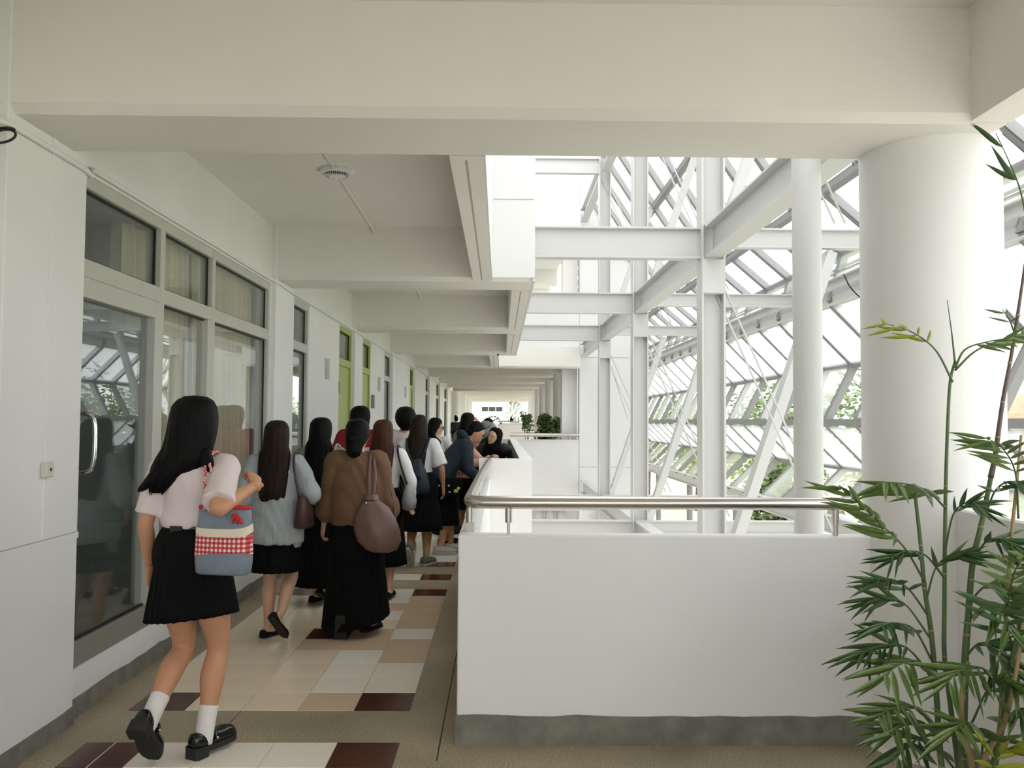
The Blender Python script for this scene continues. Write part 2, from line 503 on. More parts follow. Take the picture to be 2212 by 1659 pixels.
cl = MB().bevbox(.155, .188, 8.40, 16.9, .55, 1.17, .01).build('dark_layer', 'dark_layer')  # thin dark slab added where the parapet's inner side looks dark, cause unknown
tag(cl, 'dark layer along the inner side of the balcony parapet', 'sheet')
struct(MB().box(-.18, -.07, 17.24, FAC, -.6, 1.0).build('wall_side_far', 'wall_paint'), 'far low parapet along the corridor past the balcony')
m = MB(); m.box(-.18, 2.04, FAC, FAC + .12, -.72, 1.07)
wc = struct(m.build('wall_cross', 'bright_paint'), 'white parapet across the far end of the atrium')
wr = struct(MB().bevbox(2.08, 2.27, -5.3, 4.02, -.6, 1.17, .008).build('wall_right', 'wall_paint'), 'low parapet at the right behind the palm')
plinth(2.07, 2.09, -3.5, 3.95, 'y', wr)

# ---- parapets and fascias of the floor above
m = MB()
m.box(-.10, .0, 4.35, 8.235, SOF, 4.69)
up1 = MB()
up1.box(-.10, -.085, 4.34, 8.222, SOF + .003, 4.69)
struct(up1.build('wall_upper_side', 'bright_paint'), 'bright fascia of the upper floor beside the first bay')
m = MB(); m.box(-.085, .326, 8.225, 8.238, SOF + .035, 4.69); m.box(-.085, .30, 8.238, 8.30, CEIL + .1, 4.69); m.box(.302, .326, 8.238, 17.842, SOF + .002, 4.69); m.box(-.07, .302, 17.842, 17.86, SOF + .035, 4.69)
wu = struct(m.build('wall_upper_balcony', 'bright_paint'), 'bright white fascia of the upper balcony over the atrium')
MB().box(-.10, .31, 8.222, 8.226, 3.700, 3.706).build('panel_joint', 'joint_grey', wu)
struct(MB().box(-.07, -.04, 17.30, FAC, SOF, 4.69).build('wall_upper_side_far', 'bright_paint'), 'far fascia of the upper floor')
m = MB(); m.box(-.10, 2.04, FAC - .02, FAC + .1, SOF + .10, 4.69)
struct(m.build('wall_upper_cross', 'bright_paint'), 'bright white fascia across the far end of the atrium')
m = MB(); m.box(-.10, 2.04, FAC - .02, FAC + .1, 6.55, 9.0)
wt = struct(m.build('wall_top_cross', 'bright_paint'), 'topmost white fascia at the far end of the atrium')
MB().box(-.1, 2.04, FAC - .024, FAC - .018, 7.62, 7.635).build('panel_joint', 'joint_grey', wt)
struct(MB().box(-6, 2.04, FAC, 66, 7.0, 7.1).build('ceiling_upper', 'ceiling_paint'), 'ceiling of the upper corridor at the far end')
m = MB()
for k in range(4, 9): m.box(-2.2, 2.03, 3.74 + BAY * k, 4.34 + BAY * k, 6.5, 7.05)
struct(m.build('trim_1', 'ceiling_paint'), 'ceiling beams of the upper corridor')
struct(MB().box(-6.3, -.1, 4.3, 66, 6.9, 7.0).build('ceiling_upper_near', 'ceiling_paint'), 'slab over the upper corridor')
struct(MB().box(-2.33, XW, -3.5, 66, UP, 7.0).build('wall_upper_left', 'wall_paint'), 'left wall of the upper corridor')
m = MB(); m.box(1.62, 2.02, FAC + .25, FAC + .65, UP, 7.0)
struct(m.build('trim_2', 'ceiling_paint'), 'upper corridor pier beside the tall white wall')
# tall white stair wall
tw = struct(MB().box(2.04, 3.74, FAC, FAC + .4, -3.6, 11).build('wall_tower', 'bright_paint'), 'tall white wall closing the far end of the atrium')
for z in (.36, 3.2, 6.4):
    MB().box(2.04, 3.74, FAC - .004, FAC + .01, z, z + .012).build('panel_joint', 'joint_grey', tw)
MB().box(2.035, 2.055, FAC - .004, FAC + .01, -2, 11).build('panel_joint', 'joint_grey', tw)
# lower storey under the far facade
m = MB(); m.box(-.1, 4.0, FAC + 1.6, FAC + 1.7, -3.6, -.6)
struct(m.build('wall_lower', 'wall_paint'), 'lower storey wall under the far facade')
for i, x in enumerate((1.02, 1.32, 1.62)):
    c = MB().lathe([(.13, -3.6), (.13, -.6)], (x, FAC + .35, 0), 20).build('round_pillar', 'bright_paint', None, True)
    tag(c, ['leftmost', 'middle', 'rightmost'][i] + ' of three round white pillars far below the handrail', 'pillar', 'lower storey pillars')
rp = MB().box(2.55, 2.85, FAC - .35, FAC - .05, -3.6, -.70).build('brick_pier', 'red_brick_paint')
tag(rp, 'small reddish pier far below the handrail', 'pier')

# ---- left wall
wl = struct(MB().box(-2.33, XW, -5.3, 3.75, 0, CEIL).build('wall_left', 'wall_paint'), 'white corridor wall on the left')
def wall_bay(y0, y1, ops):
    """wall pieces between openings (ya, yb, z0, z1)"""
    mb = MB(); y = y0
    for (a, b, z0, z1) in sorted(ops):
        if a > y: mb.box(-2.33, XW, y, a, 0, CEIL)
        if z0 > 0: mb.box(-2.33, XW, a, b, 0, z0)
        mb.box(-2.33, XW, a, b, z1, CEIL)
        y = b
    if y < y1: mb.box(-2.33, XW, y, y1, 0, CEIL)
    return mb.build('wall_panel', 'wall_paint', wl)
HEAD, TRAN = 2.86, 2.36
PY = [(PIL0 + BAY * k, PIL0 + BAY * k + PILW) for k in range(8)]
OPS = {0: [(4.45, 8.20, .25, HEAD)],
       1: [(8.98, 9.86, .25, HEAD), (11.72, 12.72, 0, HEAD)],
       2: [(13.50, 14.55, 0, HEAD), (16.3, 17.22, .25, HEAD)],
       3: [(18.05, 18.35, .25, HEAD), (20.9, 21.7, 0, HEAD)],
       4: [(22.6, 22.9, .25, HEAD), (25.3, 26.2, .25, HEAD)],
       5: [(29.5, 30.7, .25, HEAD)],
       6: [(33.8, 35.2, .25, HEAD)]}
for k in range(8):
    a, b = PY[k]
    p = MB().bevbox(-2.30, XP, a, b, .0, CEIL, .006).build('pilaster', 'wall_paint', wl)
    pl = MB(); jag(pl, -2.3, XP + .006, a - .004, b + .006, 0, .095, 'y')
    pl.build('plinth', 'concrete', p)
    if k < 7:
        wall_bay(b, PY[k + 1][0], OPS[k])
        bb = MB(); jag(bb, -2.3, XW + .012, b, PY[k + 1][0], 0, .10, 'y')
        struct(bb.build('baseboard_left', 'concrete'), None)
# mouldings on the nearest pilaster
pil = [o for o in wl.children if o.name.startswith('pilaster')][0]
MB().box(XP - .01, XP + .004, 3.73, 4.452, .945, .975).build('moulding', 'wall_paint', pil)
MB().box(XP - .01, XP + .0015, 3.73, 4.452, .975, .980).build('moulding_groove', 'joint_grey', pil)
# rooms behind the wall
m = MB(); m.box(-6.3, -6.2, 3.5, 40, 0, CEIL); m.box(-6.3, -2.33, 3.4, 3.5, 0, CEIL)
for y in (13.3, 22.3, 31.3, 40): m.box(-6.2, -2.33, y, y + .1, 0, CEIL)
struct(m.build('wall_rooms', 'room_dark'), 'inner walls of the rooms behind the glass')
struct(MB().box(-2.33, -2.21, 35.95, 38.2, 0, CEIL).build('wall_left_far', 'wall_paint'), 'end of the left corridor wall')

XG = -2.262
WIN = [0]
def unit(y0, y1, splits, z0=.25, green=False, rail=True):
    """aluminium glazed unit: uprights at split positions, transom and head"""
    WIN[0] += 1
    r = struct(empty('window_%d' % WIN[0] if not green else 'door_%d' % WIN[0], (XG, y0, 0)), None)
    fm = 'green_paint' if green else 'alu'
    def piece(n, mt, ya, yb, za, zb, xa=-.05, xb=.045):
        return local(MB().bevbox(XG + xa, XG + xb, ya, yb, za, zb, .004), r).build(n, mt, r)
    us = [y0] + splits + [y1]
    for i, u in enumerate(us):
        w = .035
        ya, yb = (u, u + .05) if i == 0 else ((u - .05, u) if i == len(us) - 1 else (u - w, u + w))
        piece('upright', fm, ya, yb, z0 + .002, HEAD - .002, -.048, .049)
    piece('head_rail', fm, y0, y1, HEAD - .07, HEAD)
    piece('transom', fm, y0, y1, TRAN - .05, TRAN + .05)
    if not green: piece('sill', 'alu_dark', y0, y1, z0, z0 + .13)
    for i in range(len(us) - 1):
        a = us[i] + .045; b = us[i + 1] - .045
        for (za, zb) in ((z0 + .13, TRAN - .05), (TRAN + .05, HEAD - .07)):
            if green and za < 1:
                d = piece('door_leaf', 'green_paint', a - .01, b + .01, 0.02, TRAN - .05, -.03, .02)
                for hz in (.35, 1.15, 2.0):
                    h = MB().box(XG + .018, XG + .05, a - .03, a + .03, hz - .08, hz + .08)
                    local(h, r).build('hinge', 'dark_plate', d)
                continue
            g = MB().box(XG - .004, XG + .004, a, b, za, zb)
            local(g, r).build('pane', 'window_glass', r)
            k = MB()
            for (p, q, s, t) in ((a, a + .012, za, zb), (b - .012, b, za, zb), (a, b, za, za + .012), (a, b, zb - .012, zb)):
                k.box(XG + .003, XG + .016, p, q, s, t)
            local(k, r).build('gasket', 'gasket', r)
    return r
w1 = unit(4.45, 8.20, [5.60, 6.60])
w1['label'] = 'large glazed window and door with aluminium frame and cream curtains'
local(MB().bevbox(XG - .04, XG + .05, 4.5, 5.565, 2.20, 2.31, .004), w1).build('door_rail', 'alu', w1)
local(MB().bevbox(XG - .04, XG + .052, 5.49, 5.60, .36, 2.31, .004), w1).build('door_stile', 'alu', w1)
local(MB().bevbox(XG - .04, XG + .048, 6.49, 6.565, .36, 2.31, .004), w1).build('door_stile', 'alu', w1)
local(MB().tube([(XG, 4.60, 1.585), (XG + .075, 4.60, 1.575), (XG + .10, 4.60, 1.53), (XG + .105, 4.60, 1.42), (XG + .10, 4.60, 1.32), (XG + .075, 4.60, 1.275), (XG, 4.60, 1.265)], .012, 12, 5), w1).build('pull_handle', 'chrome', w1, True)
unit(8.98, 9.86, [])['label'] = 'narrow window past the second pilaster'
unit(11.72, 12.72, [], 0, True)['label'] = 'pale green door with glass above, nearer one'
unit(13.50, 14.55, [], 0, True)['label'] = 'pale green door with glass above, past the third pilaster'
unit(16.3, 17.22, [])['label'] = 'narrow window before the fourth pilaster'
unit(18.05, 18.35, [])['label'] = 'slit window past the fourth pilaster'
unit(20.9, 21.7, [], 0, True)['label'] = 'farthest pale green door'
unit(22.6, 22.9, []); unit(25.3, 26.2, []); unit(29.5, 30.7, []); unit(33.8, 35.2, [])

# curtains behind the glass
def curtain(y0, y1, z0, z1, label, folds=10, x=-2.44, amp=.07, ph=0):
    n = 140; rs = [[], []]
    mb = MB(); rows = 14
    grid = []
    for j in range(rows + 1):
        v = j / rows; z = z1 + (z0 - z1) * v
        row = []
        for i in range(n + 1):
            u = i / n
            y = y0 + (y1 - y0) * (u + .006 * math.sin(9 * u + 5 * v))
            a = amp * (.55 + .45 * v)
            xx = x + a * math.sin(2 * PI * folds * u + ph + .5 * math.sin(3 * v + u * 7)) + .012 * math.sin(2 * PI * folds * 2.3 * u + v)
            row.append(Vector((xx, y, z)))
        grid.append(row)
    vs = [p for r in grid for p in r] + [p + Vector((-.004, 0, 0)) for r in grid for p in r]
    N = (n + 1) * (rows + 1); fs = []
    for j in range(rows):
        for i in range(n):
            a = j * (n + 1) + i
            fs.append((a, a + 1, a + n + 2, a + n + 1)); fs.append((N + a, N + a + n + 1, N + a + n + 2, N + a + 1))
    mb.add(vs, fs)
    o = mb.build('curtain', 'curtain', None, True)
    tag(o, label, 'curtain', 'cream curtains behind the big window')
curtain(5.86, 6.62, .30, 2.84, 'cream pleated curtain in the middle bay of the big window', 7)
curtain(6.64, 8.18, .30, 2.84, 'cream pleated curtain in the farthest bay of the big window', 11, ph=1)
curtain(5.50, 5.84, 2.15, 2.84, 'short end of cream curtain seen high in the door bay', 2, ph=2, x=-2.48)
curtain(9.0, 9.5, .3, 1.9, 'pale curtain behind the narrow window past the second pilaster', 4)
# things seen through the narrow window
fr = MB().bevbox(-2.52, -2.48, 9.32, 9.52, 2.50, 2.76, .01).build('picture_frame', 'dark_plate')
tag(fr, 'dark framed panel behind the upper narrow window', 'frame')
pp = MB().box(-2.292, -2.288, 9.45, 9.72, 1.35, 1.98).build('paper_notice', 'paper')
tag(pp, 'white paper notice taped inside the narrow window', 'notice')
for i, (y, z, l) in enumerate(((10.9, 2.2, 'nearest pale grey plate on the wall between window and green door'), (15.6, 2.2, 'middle pale grey plate on the wall past the second green door'), (19.9, 2.2, 'farthest pale grey wall plate'))):
    tag(MB().bevbox(XW - .01, XW + .018, y - .10, y + .10, z - .13, z + .13, .004).build('wall_plate', 'grey_plate'), l, 'plate', 'pale wall plates')
tag(MB().bevbox(XW - .01, XW + .05, 14.68, 14.80, 1.75, 1.98, .006).build('junction_box', 'alu_dark'), 'small grey box on the wall beside the second green door', 'box')

# ---- services on the left wall
pts = [(XW + .016, -5.2, 2.84), (XW + .016, 3.60, 2.84), (XP + .014, 3.74, 2.84), (XP + .014, 4.40, 2.84), (XP + .010, 4.47, 2.825), (XW + .022, 4.56, 2.885), (XW + .016, 4.66, 2.888), (XW + .016, 8.12, 2.888), (XW + .03, 8.19, 2.89), (XP + .014, 8.27, 2.875), (XP + .014, 8.93, 2.86), (XP + .012, 8.99, 2.875), (XW + .016, 9.08, 2.885), (XW + .016, 12.62, 2.888), (XP + .014, 12.78, 2.875), (XP + .014, 13.42, 2.86), (XW + .016, 13.58, 2.885), (XW + .016, 17.12, 2.888), (XP + .014, 17.28, 2.875), (XP + .014, 17.92, 2.86), (XW + .016, 18.08, 2.885), (XW + .016, 21.6, 2.885), (XP + .014, 21.8, 2.875), (XP + .014, 36, 2.87)]
o = MB().tube(pts, .014, 8).build('conduit_pipe', 'wall_paint', None, True)
tag(o, 'white conduit pipe running along the top of the left wall', 'pipe')
o = MB().bevbox(XP - .002, XP + .009, 4.095, 4.125, .98, 2.905, .002).build('cable_trunking', 'wall_paint')
tag(o, 'thin vertical white cable trunking on the nearest pilaster', 'trunking')
r = empty('wall_socket', (XP, 4.11, 1.275)); tag(r, 'small white box with a black keyhole on the nearest pilaster', 'socket')
local(MB().bevbox(XP - .002, XP + .03, 4.075, 4.145, 1.275, 1.35, .006), r).build('box', 'white_plastic', r)
local(MB().tube([(XP + .028, 4.113, 1.313), (XP + .032, 4.113, 1.313)], .008, 12), r).build('keyhole', 'black_plastic', r)
# black cable loop hooked at the pipe
c0 = at(4, 290, 3.62)
lp = []
for i in range(41):
    a = 2 * PI * i / 40 * 1.25
    lp.append(Vector((c0.x + .064 * math.cos(a + .6), c0.y + .02 * math.sin(a), c0.z + .036 * math.sin(a + .6) - .003 * i / 10)))
o = MB().tube(lp, .0055, 8).build('cable_loop', 'black_plastic', None, True)
tag(o, 'black cable loop hanging at the top left near the pipe', 'cable')
# ceiling speaker and its conduits
r = empty('ceiling_speaker', (-1.235, 6.35, CEIL)); tag(r, 'round white slotted ceiling speaker in the first bay', 'speaker')
MB().lathe([(.05, 0), (.122, 0), (.126, -.012), (.12, -.028), (.10, -.034), (.09, -.030), (.05, -.03)], (0, 0, 0), 40).build('housing', 'wall_paint', r, True, 40)
MB().lathe([(.02, -.031), (.088, -.031), (.082, -.045), (.02, -.045)], (0, 0, 0), 40).build('grille_core', 'dark_slot', r, True, 40)
MB().lathe([(.005, -.046), (.06, -.046), (.055, -.052), (.005, -.054)], (0, 0, 0), 32).build('cap', 'wall_paint', r, True, 40)
fin = MB().box(.058, .088, -.0025, .0025, -.047, -.033).mesh('fin'); fin.materials.append(M['wall_paint'])
for i in range(32):
    f = link('fin', fin, r); f.rotation_euler = (0, 0, 2 * PI * i / 32)
o = MB().tube([(-1.235, 4.36, CEIL - .012), (-1.235, 6.23, CEIL - .012)], .012, 8).build('ceiling_conduit', 'ceiling_paint', None, True)
tag(o, 'short white ceiling conduit in front of the round speaker', 'conduit')
o = MB().tube([(-1.24, 6.47, CEIL - .012), (-1.245, 8.20, CEIL - .012), (-1.245, 8.225, CEIL - .02), (-1.245, 8.228, CEIL - .06)], .012, 8).build('ceiling_conduit', 'ceiling_paint', None, True)
tag(o, 'long white ceiling conduit behind the round speaker', 'conduit')
o = MB().tube([(-1.2, 8.86, CEIL - .012), (-1.2, 12.7, CEIL - .012), (-1.2, 12.73, CEIL - .07)], .012, 8).build('ceiling_conduit', 'ceiling_paint', None, True)
tag(o, 'white ceiling conduit in the second bay', 'conduit')

# ---- round concrete column
cc = MB().lathe([(.345, 0), (.325, .02), (.325, 1.0), (.325, SOF + .05)], (2.14, 4.22, 0), 64).build('round_column', 'wall_paint', None, True, 40)
tag(cc, 'thick round white concrete column behind the palm', 'column')
# far columns on both sides of the far corridor
for i, (x, y, rr) in enumerate(((1.83, 24.9, .3), (1.83, 29.4, .3), (1.83, 33.9, .3), (1.83, 38.4, .3), (1.83, 42.9, .3), (1.83, 47.4, .3), (-2.25, 40.6, .33), (-2.1, 45.1, .33), (-2.1, 49.6, .33), (-2.1, 54.1, .33))):
    o = MB().lathe([(rr, 0), (rr, SOF + .02)], (x, y, 0), 28).build('corridor_column', 'wall_paint', None, True, 40)
    side = 'right' if x > 0 else 'left'
    n = i if x > 0 else i - 6
    tag(o, 'round column on the %s side of the far corridor, %s from here' % (side, ['first', 'second', 'third', 'fourth', 'fifth', 'sixth'][n]), 'column', 'far corridor columns')
o = MB().bevbox(1.62, 2.03, FAC + .35, FAC + .95, 0, SOF + .02, .01).build('corridor_pier', 'wall_paint')
tag(o, 'square pier beside the bush at the far end of the atrium', 'pier')

# ---- handrails
def rail(name, pts, r, label, posts, smooth=0):
    root = empty(name, pts[0]); tag(root, label, 'handrail')
    local(MB().tube(pts, r, 20, smooth), root).build('tube', 'stainless', root, True, 50)
    for (p, z0, z1, r0, r1) in posts:
        a = local(MB().tube([(p[0], p[1], z0 + (z1 - z0) * .42), (p[0], p[1], z1)], r1, 14), root).build('post', 'stainless', root, True, 50)
        local(MB().tube([(p[0], p[1], z0), (p[0], p[1], z0 + (z1 - z0) * .44)], r0, 10), root).build('post_rod', 'stainless', a, True, 50)
    return root
ZR = 1.155
cor = [(-.10, 8.235, ZR + .01), (-.135, 6.3, ZR + .005), (-.15, 4.55, ZR), (-.15, 4.36, ZR), (-.144, 4.30, ZR), (-.12, 4.262, ZR), (-.08, 4.25, ZR), (.3, 4.25, ZR), (1.76, 4.25, ZR)]
rl = rail('handrail', cor, .032, 'thick stainless steel handrail on the near parapet', [((.045, 4.25), 1.0, ZR - .02, .007, .017), ((1.665, 4.25), 1.0, ZR - .02, .014, .019), ((-.145, 6.2), 1.0, ZR - .02, .007, .017)])
p = local(MB().tube([(-.15, 4.36, 1.02), (-.15, 4.36, ZR - .02)], .019, 14), rl).build('post', 'stainless', rl, True, 50)
local(MB().bevbox(-.175, -.125, 4.33, 4.40, .998, 1.045, .004), rl).build('post_base', 'alu', rl)
rail('far_handrail', [(.25, FAC - .1, 1.19), (2.04, FAC - .05, 1.19)], .05, 'pale handrail along the far end of the atrium', [((.95, FAC + .05), 1.05, 1.17, .02, .03), ((1.8, FAC + .05), 1.05, 1.17, .02, .03)])

# ================================================================== STEEL FRAME OVER THE ATRIUM
ORD = ['nearest', 'second', 'third']
LZ = [(3.22, 3.54), (6.72, 7.04), (-.28, .04)]
for i, y in enumerate(YS):
    x = 2.15
    r = empty('steel_column', (x, y, -3.6)); tag(r, ORD[i] + ' white steel H column standing in the atrium', 'column', 'atrium steel columns')
    local(MB().ibeam((x, y, -3.6), (x, y, 7.6), .24, .24, .012, .02, (1, 0, 0)), r).build('shaft', 'steel_paint', r)
    for z in (3.20, 3.56, 2.86, .05):
        local(MB().box(x - .115, x + .115, y - .115, y + .115, z - .008, z + .008), r).build('stiffener', 'steel_paint', r)
    local(MB().box(x - .118, x + .118, y - .126, y - .12, 2.86, 3.20), r).build('cover_plate', 'steel_paint', r)
    for j, (z0, z1) in enumerate(LZ):
        lev = ['at ceiling height', 'high up', 'at floor level'][j]
        xs = .325 if i < 2 else -.04
        b = MB().ibeam((xs, y, (z0 + z1) / 2), (x - .12, y, (z0 + z1) / 2), z1 - z0, .15).build('cross_beam', 'steel_paint')
        tag(b, 'white steel beam from the balcony to the %s steel column, %s' % (ORD[i], lev), 'beam', 'atrium cross beams')
        if j != 1:
            b = MB().ibeam((x + .12, y, z1 - .10), (4.62 if j == 0 else 4.95, y, z1 - .10), .20, .12).build('outer_beam', 'steel_paint')
            tag(b, 'slimmer white steel beam from the %s steel column to the glazed screen, %s' % (ORD[i], lev), 'beam', 'outer atrium beams')
    for j, dz in enumerate((0, 3.5)):
        lev = ['lower storey', 'upper storey'][j]
        s = MB().bar((3.40, y + .05, 3.31 + dz), (2.30, y + .05, .04 + dz), .10, .17, (0, 1, 0)).build('diagonal_strut', 'steel_paint')
        tag(s, 'broad white diagonal strut by the %s steel column, %s' % (ORD[i], lev), 'strut', 'atrium diagonal struts')
        for q, off in enumerate((0, .11)):
            s = MB().tube([(2.10 + off, y - .03, 3.08 + dz), (3.42 + off, y - .03, .10 + dz)], .011, 8).build('tie_rod', 'steel_paint', None, True)
            tag(s, '%s of two thin white tie rods by the %s steel column, %s' % (['left', 'right'][q], ORD[i], lev), 'rod', 'atrium tie rods')
for j, (z0, z1) in enumerate(LZ):
    ys = [4.42] + YS + [FAC]
    for i in range(4):
        b = MB().ibeam((2.15, ys[i] + .12, (z0 + z1) / 2), (2.15, ys[i + 1] - .12, (z0 + z1) / 2), z1 - z0, .18).build('long_beam', 'steel_paint')
        tag(b, 'white steel beam running along the atrium %s, %s span from here' % (['at ceiling height', 'high up', 'at floor level'][j], ['first', 'second', 'third', 'fourth'][i]), 'beam', 'atrium long beams')
rc = MB().lathe([(.09, -3.6), (.09, 6.6)], (1.95, 5.4, 0), 40).build('round_post', 'steel_paint', None, True, 40)
tag(rc, 'tall slim round white post in the atrium left of the thick column', 'post')
# thin wind rods on the tower side
o = MB().tube([(2.3, 17.75, 2.7), (3.3, FAC - .1, 1.6)], .012, 6).build('wind_rod', 'steel_paint', None, True); tag(o, 'thin rod in front of the tall white wall', 'rod')

# ================================================================== FOLDED GLAZED SCREEN
FOLD = [(2.35, 7.33), (3.2, 6.04), (4.2, 4.56), (4.9, 3.96), (4.7, 3.27), (5.5, 2.46), (5.05, 1.56), (5.8, .81), (5.05, .07)]
Y0, NB, SP = -.3, 29, 1.125
scr = empty('glazed_screen', (5.05, Y0, .07)); tag(scr, 'folded white glazed screen with slanting bars closing the atrium', 'screen')
def sp(mb): return local(mb, scr)
Y1 = Y0 + NB * SP
for i, (x, z) in enumerate(FOLD):
    if i == 4:
        sp(MB().ibeam((x, Y0, z + .12), (x, Y1, z + .12), .36, .16)).build('edge_girder', 'steel_paint', scr)
        sp(MB().tube([(x + .10, Y0, z + .42), (x + .10, Y1, z + .42)], .02, 6)).build('cable_pipe', 'screen_paint', scr)
        sp(MB().tube([(x + .16, Y0, z + .50), (x + .16, Y1, z + .50)], .02, 6)).build('cable_pipe', 'screen_paint', scr)
    elif i == 8:
        sp(MB().ibeam((x, Y0, z - .05), (x, Y1, z - .05), .26, .16)).build('edge_girder', 'steel_paint', scr)
    else:
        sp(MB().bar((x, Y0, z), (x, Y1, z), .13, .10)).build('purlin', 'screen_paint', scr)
bar_me, pane_me = {}, {}
for i in range(len(FOLD) - 1):
    (xa, za), (xb, zb) = FOLD[i], FOLD[i + 1]
    nrm = Vector((zb - za, 0, xa - xb)).normalized()
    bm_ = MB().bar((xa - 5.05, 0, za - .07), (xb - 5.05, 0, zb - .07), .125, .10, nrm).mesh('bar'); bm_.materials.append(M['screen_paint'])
    d = Vector((xb - xa, 0, zb - za)); L = d.length; d.normalize()
    p = Vector((xa - 5.05, 0, za - .07)) + d * .05; q = Vector((xb - 5.05, 0, zb - .07)) - d * .05
    mb = MB()
    o = nrm * .05
    w = SP / 2 - .04
    mb.rings([[p + o + Vector((0, -w, 0)), p + o + Vector((0, w, 0)), p + o * 1.12 + Vector((0, w, 0)), p + o * 1.12 + Vector((0, -w, 0))],
              [q + o + Vector((0, -w, 0)), q + o + Vector((0, w, 0)), q + o * 1.12 + Vector((0, w, 0)), q + o * 1.12 + Vector((0, -w, 0))]])
    pm = mb.mesh('pane')
    pm.materials.append(M['pane_roof'] if i < 3 else M['pane_frosted'])
    for k in range(NB + 1):
        b = link('bar', bm_, scr); b.location = (0, k * SP, 0)
        if k < NB and (i not in (5, 7) or k % 2 == 0):
            g = link('pane', pm, scr); g.location = (0, (k + .5) * SP, 0)
# legs of the screen
for k in range(8):
    y = Y0 + .6 + k * 4.5
    sp(MB().tube([(5.05, y, -.1), (5.05, y, -3.6)], .08, 12)).build('leg', 'screen_paint', scr, True, 40)
# hanging black cables
def cable(pts, label, r=.008):
    o = MB().tube(pts, r, 6, 6).build('hanging_cable', 'black_plastic', None, True); tag(o, label, 'cable', 'cables hanging from the screen')
cable([at(1822, 592, 10.8), at(1838, 622, 10.8), at(1866, 648, 10.8), at(1900, 660, 10.8)], 'black cable drooping left of the thick column')
cable([at(1659, 668, 15), at(1672, 700, 14.9), at(1700, 722, 14.8), at(1722, 740, 14.7)], 'black cable drooping left of the slim round post')
cable([at(2161, 444, 8.3), at(2180, 478, 8.3), at(2190, 496, 8.3), at(2214, 508, 8.3), at(2260, 500, 8.3)], 'black cable drooping right of the thick column')
# ================================================================== PEOPLE
def smooth(a, b, x):
    t = max(0.0, min(1.0, (x - a) / (b - a))); return t * t * (3 - 2 * t)
FV = 1.0
TMP = bpy.data.scenes.new('fusing')
def fuse(mb, voxel, iters, name, m, parent, extra=None, jitter=0.0):
    """voxel-fuse overlapping lofts into one continuous surface; extra: clean mesh parts joined afterwards"""
    me = mb.mesh('tmp'); ob = bpy.data.objects.new('tmp', me); TMP.collection.objects.link(ob)
    r = ob.modifiers.new('r', 'REMESH'); r.mode = 'VOXEL'; r.voxel_size = voxel * FV
    if iters:
        s = ob.modifiers.new('s', 'SMOOTH'); s.factor = 0.5; s.iterations = iters
    TMP.view_layers[0].update(); dg = TMP.view_layers[0].depsgraph
    out = bpy.data.meshes.new_from_object(ob.evaluated_get(dg), depsgraph=dg)
    bpy.data.objects.remove(ob); bpy.data.meshes.remove(me)
    if jitter:
        for v in out.vertices:
            c = v.co
            f = math.sin(c.z * 31 + 7 * math.sin(c.x * 9 + c.y * 6)) * math.sin(c.x * 23 + c.y * 17 + c.z * 5)
            v.co = c + v.normal * f * jitter
    if extra:
        bm = bmesh.new(); bm.from_mesh(out)
        em = extra.mesh('x'); bm.from_mesh(em); bm.to_mesh(out); bm.free(); bpy.data.meshes.remove(em)
    out.name = name
    out.materials.clear(); out.materials.append(M[m]); out.shade_smooth()
    return link(name, out, parent)
def ik(a, b, l1, l2, pole):
    a = Vector(a); b = Vector(b); d = b - a; L = min(d.length, (l1 + l2) * .999)
    dn = d.normalized(); b = a + dn * L
    c = (l1 * l1 - l2 * l2 + L * L) / (2 * L); h = math.sqrt(max(l1 * l1 - c * c, 0))
    p = Vector(pole); p = (p - dn * p.dot(dn)).normalized()
    return a + dn * c + p * h, b
def ell(c, rx, ry, n, xf=None, p=2.0, ph=0):
    out = []
    for j in range(n):
        a = 2 * PI * j / n + ph; ca, sa = math.cos(a), math.sin(a)
        e = 2.0 / p
        q = Vector((c[0] + rx * math.copysign(abs(ca) ** e, ca), c[1] + ry * math.copysign(abs(sa) ** e, sa), c[2]))
        out.append(xf(q) if xf else q)
    return out

